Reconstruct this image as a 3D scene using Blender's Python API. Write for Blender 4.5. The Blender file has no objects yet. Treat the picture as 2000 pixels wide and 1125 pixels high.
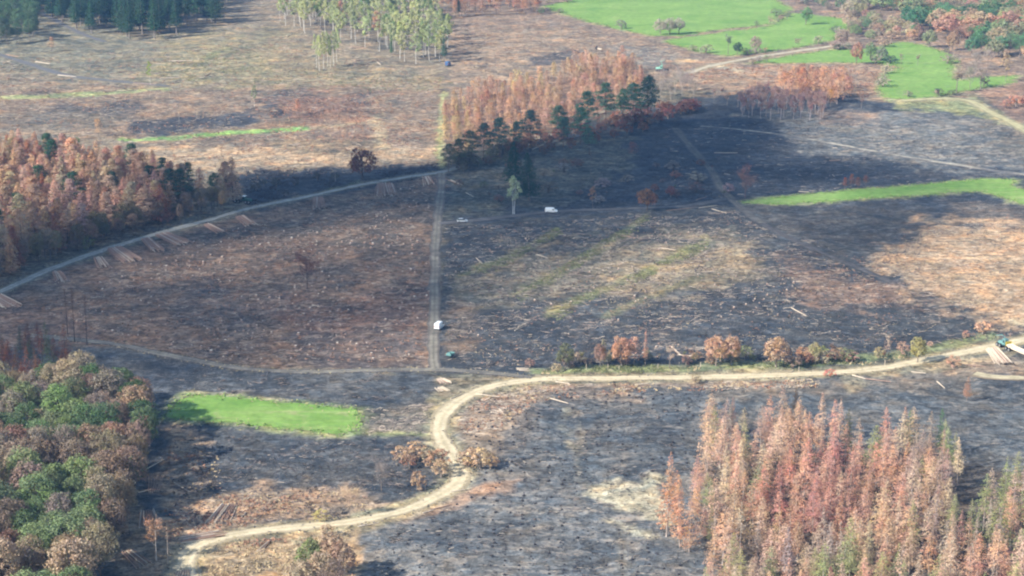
import bpy, bmesh, math, random
import numpy as np
from mathutils import Vector
from mathutils.geometry import tessellate_polygon

random.seed(11)
rng = np.random.default_rng(11)
S = bpy.context.scene
COL = S.collection
R = math.radians

# ------------------------------------------------------------------ camera, sky, sun, exposure
CAM_H, FPX, PITCH = 180.0, 3800.0, R(15.4)
cam = bpy.data.cameras.new('camera')
cam.sensor_width = 36.0
cam.lens = 36.0 * FPX / 2000.0
cam.clip_start, cam.clip_end = 1.0, 40000.0
cam_o = bpy.data.objects.new('camera', cam)
COL.objects.link(cam_o)
cam_o.location = (0, 0, CAM_H)
cam_o.rotation_euler = (math.pi / 2 - PITCH, 0, 0)
S.camera = cam_o

SUN_EL, SUN_AZ = R(34), R(28)          # SUN_AZ: the way the shadows fall, from +X towards +Y
LIGHT = Vector((math.cos(SUN_EL) * math.cos(SUN_AZ), math.cos(SUN_EL) * math.sin(SUN_AZ), -math.sin(SUN_EL)))
w = bpy.data.worlds.new('World')
S.world = w
w.use_nodes = True
sky = w.node_tree.nodes.new('ShaderNodeTexSky')
sky.sky_type = 'NISHITA'
sky.sun_disc = False
sky.sun_elevation = SUN_EL
sky.sun_rotation = math.atan2(-LIGHT.x, -LIGHT.y)
sky.air_density = 1.3
sky.dust_density = 0.6
sky.ozone_density = 2.5
bg = w.node_tree.nodes['Background']
w.node_tree.links.new(sky.outputs[0], bg.inputs[0])
bg.inputs[1].default_value = 0.09
sun = bpy.data.lights.new('sun', 'SUN')
sun.energy = 5.0
sun.angle = R(0.53)
sun.color = (1.0, 0.93, 0.83)
sun_o = bpy.data.objects.new('sun', sun)
COL.objects.link(sun_o)
sun_o.rotation_euler = LIGHT.to_track_quat('-Z', 'Y').to_euler()
sun_o.location = (-300, -200, 400)
S.view_settings.view_transform = 'Standard'
S.view_settings.look = 'None'
S.view_settings.exposure = 1.05
S.view_settings.gamma = 1.0
S.cycles.max_bounces = 4
S.cycles.diffuse_bounces = 2
S.cycles.volume_bounces = 0
S.cycles.transparent_max_bounces = 8
S.cycles.use_denoising = True
S.cycles.filter_width = 2.2
S.cycles.use_adaptive_sampling = True
S.cycles.adaptive_threshold = 0.03

# ------------------------------------------------------------------ helpers
SP, CP = math.sin(PITCH), math.cos(PITCH)


def G(px, py):
    """ground point (z = 0) seen at a photograph position"""
    dx, dy = (px - 1000.0) / FPX, (py - 562.5) / FPX
    t = CAM_H / (SP + dy * CP)
    return (dx * t, (CP - dy * SP) * t)


def to_px(x, y):
    z = -CAM_H
    depth = y * CP - z * SP
    up = y * SP + z * CP
    return 1000.0 + FPX * x / depth, 562.5 - FPX * up / depth


def scale_at(py):
    return FPX * (SP + (py - 562.5) / FPX * CP) / CAM_H


def _hash(i, j, s):
    n = (i.astype(np.int64) * 374761393 + j.astype(np.int64) * 668265263 + s * 2147483647) & 0x7fffffff
    n = ((n ^ (n >> 13)) * 1274126177) & 0x7fffffff
    n = ((n ^ (n >> 16)) * 1103515245) & 0x7fffffff
    return (n & 0xffff) / 65535.0


def vnoise(x, y, s=0):
    i, j = np.floor(x), np.floor(y)
    fx, fy = x - i, y - j
    fx, fy = fx * fx * (3 - 2 * fx), fy * fy * (3 - 2 * fy)
    a, b = _hash(i, j, s), _hash(i + 1, j, s)
    c, d = _hash(i, j + 1, s), _hash(i + 1, j + 1, s)
    return (a * (1 - fx) + b * fx) * (1 - fy) + (c * (1 - fx) + d * fx) * fy


def fbm(x, y, s=0, o=4):
    v, a, t = 0.0, 0.5, 0.0
    for k in range(o):
        v = v + a * vnoise(x * 2 ** k, y * 2 ** k, s + k * 17)
        t += a
        a *= 0.55
    return v / t


def seg_dist(px, py, pts):
    d = np.full(px.shape, 1e9)
    for (x0, y0), (x1, y1) in zip(pts[:-1], pts[1:]):
        vx, vy = x1 - x0, y1 - y0
        t = np.clip(((px - x0) * vx + (py - y0) * vy) / (vx * vx + vy * vy + 1e-9), 0, 1)
        d = np.minimum(d, np.hypot(px - x0 - t * vx, py - y0 - t * vy))
    return d


def inside(px, py, pts):
    r = np.zeros(px.shape, bool)
    n = len(pts)
    for k in range(n):
        (x0, y0), (x1, y1) = pts[k], pts[(k + 1) % n]
        c = ((y0 > py) != (y1 > py)) & (px < (x1 - x0) * (py - y0) / (y1 - y0 + 1e-12) + x0)
        r ^= c
    return r


def sdf(px, py, pts):
    d = seg_dist(px, py, list(pts) + [pts[0]])
    return np.where(inside(px, py, pts), -d, d)


def sstep(a, b, x):
    t = np.clip((x - a) / (b - a), 0, 1)
    return t * t * (3 - 2 * t)


def catmull(pts, step):
    P = [np.array(p, float) for p in pts]
    P = [2 * P[0] - P[1]] + P + [2 * P[-1] - P[-2]]
    out = []
    for k in range(1, len(P) - 2):
        n = max(2, int(np.linalg.norm(P[k + 1] - P[k]) / step))
        for q in range(n):
            t = q / n
            out.append(0.5 * ((2 * P[k]) + (-P[k - 1] + P[k + 1]) * t + (2 * P[k - 1] - 5 * P[k] + 4 * P[k + 1] - P[k + 2]) * t * t
                              + (-P[k - 1] + 3 * P[k] - 3 * P[k + 1] + P[k + 2]) * t ** 3))
    out.append(P[-2])
    return np.array(out)


def link(name, me, parent=None, loc=(0, 0, 0), rot=(0, 0, 0), scl=(1, 1, 1), color=None):
    o = bpy.data.objects.new(name, me)
    COL.objects.link(o)
    o.location, o.rotation_euler, o.scale = loc, rot, scl
    if parent is not None:
        o.parent = parent
    if color is not None:
        o.color = (*color, 1.0)
    return o


def tag(o, label=None, cat=None, group=None, kind=None):
    if label:
        o['label'] = label
    if cat:
        o['category'] = cat
    if group:
        o['group'] = group
    if kind:
        o['kind'] = kind
    return o


class MB:
    """collects shapes for one mesh"""

    def __init__(self):
        self.v, self.f, self.m, self.n = [], [], [], 0

    def add(self, V, F, mat=0):
        V = np.asarray(V, float)
        F = np.asarray(F, int)
        self.v.append(V)
        for row in (F + self.n).tolist():
            self.f.append(row)
        self.m += [mat] * len(F)
        self.n += len(V)

    def quads(self, C, N, s, mat=0, asp=0.65):
        n = len(C)
        if n == 0:
            return
        N = N / (np.linalg.norm(N, axis=1, keepdims=True) + 1e-9)
        A = rng.normal(size=(n, 3))
        T = np.cross(N, A)
        T /= np.linalg.norm(T, axis=1, keepdims=True) + 1e-9
        B = np.cross(N, T)
        s = np.asarray(s).reshape(-1, 1)
        T, B = T * s, B * s * asp
        V = np.empty((n, 4, 3))
        V[:, 0], V[:, 1], V[:, 2], V[:, 3] = C - T, C - B, C + T, C + B
        self.add(V.reshape(-1, 3), np.arange(n * 4).reshape(n, 4), mat)

    def tube(self, p0, p1, r0, r1, n=5, mat=0, cap=None):
        p0, p1 = np.array(p0, float), np.array(p1, float)
        d = p1 - p0
        d /= np.linalg.norm(d) + 1e-9
        a = np.cross(d, (0, 0, 1) if abs(d[2]) < 0.9 else (1, 0, 0))
        a /= np.linalg.norm(a)
        b = np.cross(d, a)
        an = np.arange(n) * 2 * math.pi / n
        ring = np.outer(np.cos(an), a) + np.outer(np.sin(an), b)
        V = np.vstack([p0 + ring * r0, p1 + ring * r1])
        F = [(k, (k + 1) % n, n + (k + 1) % n, n + k) for k in range(n)]
        self.add(V, F, mat)
        if cap is not None:
            base = self.n - 2 * n
            self.f.append([base + n + k for k in range(n)])
            self.f.append([base + n - 1 - k for k in range(n)])
            self.m += [cap, cap]

    def path(self, P, rad, n=6, mat=0):
        for k in range(len(P) - 1):
            self.tube(P[k], P[k + 1], rad[k], rad[k + 1], n, mat)

    def box(self, c, s, mat=0, taper=1.0):
        x, y, z = c
        a, b, h = s[0] / 2, s[1] / 2, s[2] / 2
        t = taper
        V = [(x - a, y - b, z - h), (x + a, y - b, z - h), (x + a, y + b, z - h), (x - a, y + b, z - h),
             (x - a * t, y - b * t, z + h), (x + a * t, y - b * t, z + h), (x + a * t, y + b * t, z + h), (x - a * t, y + b * t, z + h)]
        self.add(V, [(0, 3, 2, 1), (4, 5, 6, 7), (0, 1, 5, 4), (1, 2, 6, 5), (2, 3, 7, 6), (3, 0, 4, 7)], mat)

    def mesh(self, name, mats, smooth=False):
        me = bpy.data.meshes.new(name)
        V = np.vstack(self.v) if self.v else np.zeros((0, 3))
        me.from_pydata(V.tolist(), [], self.f)
        for m in mats:
            me.materials.append(m)
        if len(mats) > 1:
            me.polygons.foreach_set('material_index', self.m)
        if smooth:
            me.polygons.foreach_set('use_smooth', [True] * len(me.polygons))
        me.update()
        return me


# ------------------------------------------------------------------ materials
def nodes(name):
    m = bpy.data.materials.new(name)
    m.use_nodes = True
    nt = m.node_tree
    b = nt.nodes['Principled BSDF']
    b.inputs['Roughness'].default_value = 0.9
    b.inputs['Specular IOR Level'].default_value = 0.15
    return m, nt, b


def mix(nt, typ, fac, a, b):
    n = nt.nodes.new('ShaderNodeMix')
    n.data_type = 'RGBA'
    n.blend_type = typ
    for sock, val in ((n.inputs['Factor'], fac), (n.inputs['A'], a), (n.inputs['B'], b)):
        if hasattr(val, 'is_output'):
            nt.links.new(val, sock)
        elif isinstance(val, (int, float)):
            sock.default_value = val if sock.type == 'VALUE' else (val, val, val, 1)
        else:
            sock.default_value = (*val, 1)
    return n.outputs['Result']


def noise(nt, scale, detail=4, coord=None, rough=0.6, dist=0.0):
    n = nt.nodes.new('ShaderNodeTexNoise')
    n.inputs['Scale'].default_value = scale
    n.inputs['Detail'].default_value = detail
    n.inputs['Roughness'].default_value = rough
    n.inputs['Distortion'].default_value = dist
    if coord is not None:
        nt.links.new(coord, n.inputs['Vector'])
    return n.outputs['Fac']


def ramp(nt, src, stops):
    n = nt.nodes.new('ShaderNodeValToRGB')
    e = n.color_ramp.elements
    while len(e) < len(stops):
        e.new(0.5)
    for k, (p, c) in enumerate(stops):
        e[k].position = p
        e[k].color = (c, c, c, 1) if isinstance(c, (int, float)) else (*c, 1)
    nt.links.new(src, n.inputs[0])
    return n.outputs[0]


def texco(nt, which='Object', scl=None):
    t = nt.nodes.new('ShaderNodeTexCoord').outputs[which]
    if scl is None:
        return t
    mp = nt.nodes.new('ShaderNodeMapping')
    mp.inputs['Scale'].default_value = scl
    nt.links.new(t, mp.inputs[0])
    return mp.outputs[0]


def math_n(nt, op, a, b=0.0):
    n = nt.nodes.new('ShaderNodeMath')
    n.operation = op
    for sock, v in ((n.inputs[0], a), (n.inputs[1], b)):
        if hasattr(v, 'is_output'):
            nt.links.new(v, sock)
        else:
            sock.default_value = v
    return n.outputs[0]


def mat_foliage():
    m, nt, b = nodes('foliage')
    oi = nt.nodes.new('ShaderNodeObjectInfo')
    co = texco(nt)
    sh = nt.nodes.new('ShaderNodeVectorMath')
    sh.operation = 'ADD'
    nt.links.new(co, sh.inputs[0])
    cmb = nt.nodes.new('ShaderNodeCombineXYZ')
    nt.links.new(math_n(nt, 'MULTIPLY', oi.outputs['Random'], 90.0), cmb.inputs[0])
    nt.links.new(math_n(nt, 'MULTIPLY', oi.outputs['Random'], 53.0), cmb.inputs[2])
    nt.links.new(cmb.outputs[0], sh.inputs[1])
    n1 = noise(nt, 0.9, 3, sh.outputs[0])
    n2 = noise(nt, 0.28, 3, sh.outputs[0])
    n3 = noise(nt, 0.22, 2, sh.outputs[0])
    hs = nt.nodes.new('ShaderNodeHueSaturation')
    nt.links.new(oi.outputs['Color'], hs.inputs['Color'])
    nt.links.new(ramp(nt, n2, [(0.32, 0.483), (0.68, 0.526)]), hs.inputs['Hue'])
    nt.links.new(ramp(nt, n3, [(0.30, 0.82), (0.66, 1.18)]), hs.inputs['Saturation'])
    c = mix(nt, 'MULTIPLY', 1.0, hs.outputs[0], ramp(nt, n1, [(0.28, 0.58), (0.72, 1.32)]))
    c = mix(nt, 'MULTIPLY', 1.0, c, ramp(nt, oi.outputs['Random'], [(0.0, (0.82, 0.80, 0.84)), (1.0, (1.14, 1.12, 1.04))]))
    nt.links.new(c, b.inputs['Base Color'])
    tr = nt.nodes.new('ShaderNodeBsdfTranslucent')
    nt.links.new(c, tr.inputs[0])
    mx = nt.nodes.new('ShaderNodeMixShader')
    mx.inputs[0].default_value = 0.22
    nt.links.new(b.outputs[0], mx.inputs[1])
    nt.links.new(tr.outputs[0], mx.inputs[2])
    nt.links.new(mx.outputs[0], nt.nodes['Material Output'].inputs[0])
    return m


def mat_bark():
    m, nt, b = nodes('bark')
    oi = nt.nodes.new('ShaderNodeObjectInfo')
    n1 = noise(nt, 2.5, 3, texco(nt, 'Object', (1, 1, 0.35)))
    nt.links.new(mix(nt, 'MULTIPLY', 1.0, oi.outputs['Color'], ramp(nt, n1, [(0.35, 0.55), (0.65, 1.2)])), b.inputs['Base Color'])
    return m


def mat_plain(name, col, rough=0.9, var=0.25, scale=1.5, spec=0.2, metal=0.0, coat=0.0):
    m, nt, b = nodes(name)
    n1 = noise(nt, scale, 4, texco(nt))
    nt.links.new(mix(nt, 'MULTIPLY', 1.0, col, ramp(nt, n1, [(0.3, 1 - var), (0.7, 1 + var)])), b.inputs['Base Color'])
    b.inputs['Roughness'].default_value = rough
    b.inputs['Specular IOR Level'].default_value = spec
    b.inputs['Metallic'].default_value = metal
    b.inputs['Coat Weight'].default_value = coat
    return m


def mat_objcol(name, var=0.2, scale=1.0, rough=0.9):
    m, nt, b = nodes(name)
    oi = nt.nodes.new('ShaderNodeObjectInfo')
    n1 = noise(nt, scale, 4, texco(nt))
    nt.links.new(mix(nt, 'MULTIPLY', 1.0, oi.outputs['Color'], ramp(nt, n1, [(0.3, 1 - var), (0.7, 1 + var)])), b.inputs['Base Color'])
    b.inputs['Roughness'].default_value = rough
    return m


FOL, BARK = mat_foliage(), mat_bark()
M_LOG = mat_plain('log_bark', (0.29, 0.195, 0.15), var=0.55, scale=1.2)
M_CUT = mat_plain('cut_wood', (0.66, 0.58, 0.48), var=0.2)
M_PALE = mat_plain('pale_wood', (0.56, 0.47, 0.37), var=0.3, scale=0.4)
M_MID = mat_plain('grey_wood', (0.30, 0.24, 0.20), var=0.3, scale=0.4)
M_DARKW = mat_plain('charred_wood', (0.030, 0.030, 0.034), var=0.3)
M_RUST = mat_plain('rusty_bracken', (0.29, 0.165, 0.11), var=0.35, scale=0.3)
M_STRAW = mat_plain('straw', (0.42, 0.33, 0.20), var=0.3, scale=0.3)
M_HEATH = mat_plain('charred_heather', (0.070, 0.066, 0.072), var=0.35, scale=0.3)
M_GREENT = mat_plain('green_tufts', (0.15, 0.165, 0.075), var=0.3, scale=0.3)
M_TYRE = mat_plain('tyre_rubber', (0.02, 0.02, 0.022), rough=0.8)
M_GLASS = mat_plain('tinted_glass', (0.02, 0.03, 0.035), rough=0.12, var=0.05, spec=0.6)
M_WHITE = mat_plain('white_paint', (0.82, 0.84, 0.84), rough=0.35, var=0.03, spec=0.4, coat=0.3)
M_SILVER = mat_plain('silver_paint', (0.55, 0.58, 0.60), rough=0.35, var=0.05, spec=0.5, coat=0.3)
M_BLUE = mat_plain('blue_paint', (0.06, 0.13, 0.27), rough=0.4, var=0.08, spec=0.4)
M_TEAL = mat_plain('teal_paint', (0.12, 0.25, 0.24), rough=0.45, var=0.12, spec=0.4)
M_MINT = mat_plain('mint_green_paint', (0.20, 0.46, 0.36), rough=0.45, var=0.1, spec=0.4)
M_STEEL = mat_plain('dark_steel', (0.07, 0.075, 0.08), rough=0.5, metal=0.5)
M_RIM = mat_plain('rim_metal', (0.4, 0.4, 0.4), rough=0.4, metal=0.6)
M_YEL = mat_plain('yellow_paint', (0.62, 0.48, 0.06), rough=0.5)
M_LAMP = mat_plain('lamp_glass', (0.75, 0.75, 0.72), rough=0.15, var=0.03, spec=0.6)
M_REDL = mat_plain('red_lamp_glass', (0.45, 0.02, 0.02), rough=0.2, var=0.03, spec=0.5)
M_BOARD = mat_plain('weathered_boards', (0.22, 0.17, 0.13), var=0.35, scale=3)

# ------------------------------------------------------------------ layout of roads and meadows (photograph positions, laid on the ground)
ROADS = {
    'gravel_road': dict(w=4.6, pts=[(372, 1190), (366, 1125), (366, 1092), (388, 1064), (450, 1045), (560, 1031), (680, 1020), (780, 1000), (850, 972), (889, 946), (897, 922),
                                    (885, 892), (868, 866), (858, 840), (866, 814), (892, 787), (932, 764), (985, 750), (1060, 741), (1200, 739), (1400, 736), (1560, 732), (1700, 722),
                                    (1800, 705), (1900, 685), (2000, 664), (2120, 640)]),
    'forest_road': dict(w=4.2, pts=[(-90, 605), (0, 570), (100, 525), (200, 489), (300, 459), (400, 432), (480, 409), (600, 384), (700, 362), (800, 345), (862, 336), (905, 324)]),
    'pine_track': dict(w=2.6, pts=[(905, 324), (960, 304), (1040, 276), (1120, 246), (1180, 218), (1240, 188), (1290, 162), (1350, 140)]),
    'meadow_track': dict(w=4.0, pts=[(1345, 142), (1400, 126), (1500, 108), (1626, 90), (1650, 86)]),
    'straight_track': dict(w=3.3, pts=[(863, 338), (862, 372), (855, 425), (851, 480), (849, 540), (848, 620), (846, 690), (850, 722)]),
    'charred_track': dict(w=3.2, pts=[(60, 655), (140, 663), (230, 673), (300, 688), (400, 708), (480, 720), (600, 727), (720, 723), (850, 722), (950, 728), (1040, 738)]),
    'dark_track': dict(w=3.6, pts=[(858, 436), (930, 430), (1080, 413), (1200, 408), (1330, 403), (1412, 390)]),
    'sandy_track': dict(w=3.2, pts=[(1318, 250), (1350, 288), (1390, 335), (1413, 372), (1440, 400), (1490, 436)]),
    'wheel_track': dict(w=2.0, pts=[(1490, 436), (1540, 464), (1600, 490), (1660, 516), (1740, 550)]),
    'rutted_track': dict(w=3.0, pts=[(1370, 246), (1470, 256), (1580, 272), (1700, 294), (1800, 311), (1900, 327), (2060, 350)]),
    'meadow_path': dict(w=5.0, pts=[(1760, 196), (1880, 194), (1940, 222), (2000, 252), (2080, 292)]),
    'asphalt_lane': dict(w=5.0, pts=[(-80, 80), (0, 107), (60, 126), (130, 147), (200, 156), (330, 168)]),
    'side_lane': dict(w=4.5, pts=[(85, 28), (120, 46), (160, 66), (205, 82)]),
    'side_path': dict(w=4.0, pts=[(1905, 729), (1950, 736), (2080, 742)]),
}
for k in ROADS:
    ROADS[k]['wp'] = catmull([G(*p) for p in ROADS[k]['pts']], 1.6)

MEADOWS = [
    ('upper', [(1062, 13), (1110, 3), (1160, -30), (1470, -30), (1512, -2), (1544, 18), (1500, 47), (1400, 58), (1330, 70), (1272, 70), (1200, 55), (1130, 37)]),
    ('middle', [(1296, 80), (1340, 74), (1500, 52), (1552, 26), (1640, 36), (1665, 46), (1640, 62), (1628, 78), (1560, 92), (1500, 100), (1420, 109), (1370, 102)]),
    ('lower', [(1462, 123), (1540, 110), (1626, 97), (1700, 96), (1762, 82), (1800, 88), (1836, 100), (1866, 116), (1858, 140), (1870, 158), (1930, 150), (1988, 148), (1962, 165), (1880, 178), (1820, 189),
               (1755, 194), (1726, 188), (1718, 168), (1728, 146), (1764, 130), (1700, 122), (1600, 122)]),
    ('strip', [(1450, 396), (1505, 386), (1600, 378), (1700, 369), (1790, 362), (1860, 355), (1935, 349), (1985, 352), (1972, 362), (2012, 376), (2080, 392), (2080, 412), (1990, 396), (1950, 382), (1915, 373),
               (1840, 377), (1750, 384), (1650, 391), (1540, 399)]),
    ('clearing', [(328, 816), (340, 795), (366, 770), (400, 770), (470, 777), (560, 786), (640, 795), (704, 804), (698, 826), (690, 847), (640, 846), (560, 838), (450, 826)]),
]
MEADOW_W = [(n, [G(*p) for p in q]) for n, q in MEADOWS]


QX, QY = np.arange(-490.0, 491.0, 2.0), np.arange(326.0, 1531.0, 2.0)


def _mask_grid():
    """1 on open ground, 0 on and beside roads and meadows; sampled every 2 m"""
    X, Y = np.meshgrid(QX, QY)
    m = np.ones(X.shape)
    for k, r in ROADS.items():
        hw = r['w'] / 2
        P = r['wp'][::6].tolist() + [r['wp'][-1].tolist()]
        for a, b in zip(P[:-1], P[1:]):
            i0, i1 = np.searchsorted(QX, (min(a[0], b[0]) - 10, max(a[0], b[0]) + 10))
            j0, j1 = np.searchsorted(QY, (min(a[1], b[1]) - 10, max(a[1], b[1]) + 10))
            if i1 > i0 and j1 > j0:
                sl = (slice(j0, j1), slice(i0, i1))
                m[sl] = np.minimum(m[sl], sstep(hw + 0.5, hw + 5, seg_dist(X[sl], Y[sl], [a, b])))
    for n, q in MEADOW_W:
        m = np.minimum(m, sstep(0.8, 6, sdf(X, Y, q)))
    return m


MASK = _mask_grid()


def flat_mask(x, y):
    fx, fy = np.clip((x + 490) / 2, 0, len(QX) - 1.001), np.clip((y - 326) / 2, 0, len(QY) - 1.001)
    i, j = fx.astype(int), fy.astype(int)
    u, v = fx - i, fy - j
    return (MASK[j, i] * (1 - u) + MASK[j, i + 1] * u) * (1 - v) + (MASK[j + 1, i] * (1 - u) + MASK[j + 1, i + 1] * u) * v


def relief(x, y):
    return (fbm(x / 45, y / 45, 3, 3) - 0.5) * 1.6 + (fbm(x / 7, y / 7, 5, 3) - 0.5) * 1.1


def ground_z(x, y):
    x, y = np.atleast_1d(np.asarray(x, float)), np.atleast_1d(np.asarray(y, float))
    return relief(x, y) * flat_mask(x, y)


# ------------------------------------------------------------------ ground
CHAR_AND_SHADE, ASH, BROWN = (0.044, 0.051, 0.068), (0.105, 0.106, 0.118), (0.135, 0.082, 0.066)
PINK, TAN, OLIVE = (0.30, 0.185, 0.13), (0.33, 0.25, 0.17), (0.17, 0.165, 0.085)
SAND, RUSTG, GREY, PEACH = (0.47, 0.40, 0.295), (0.25, 0.125, 0.08), (0.21, 0.18, 0.145), (0.40, 0.28, 0.19)
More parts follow.
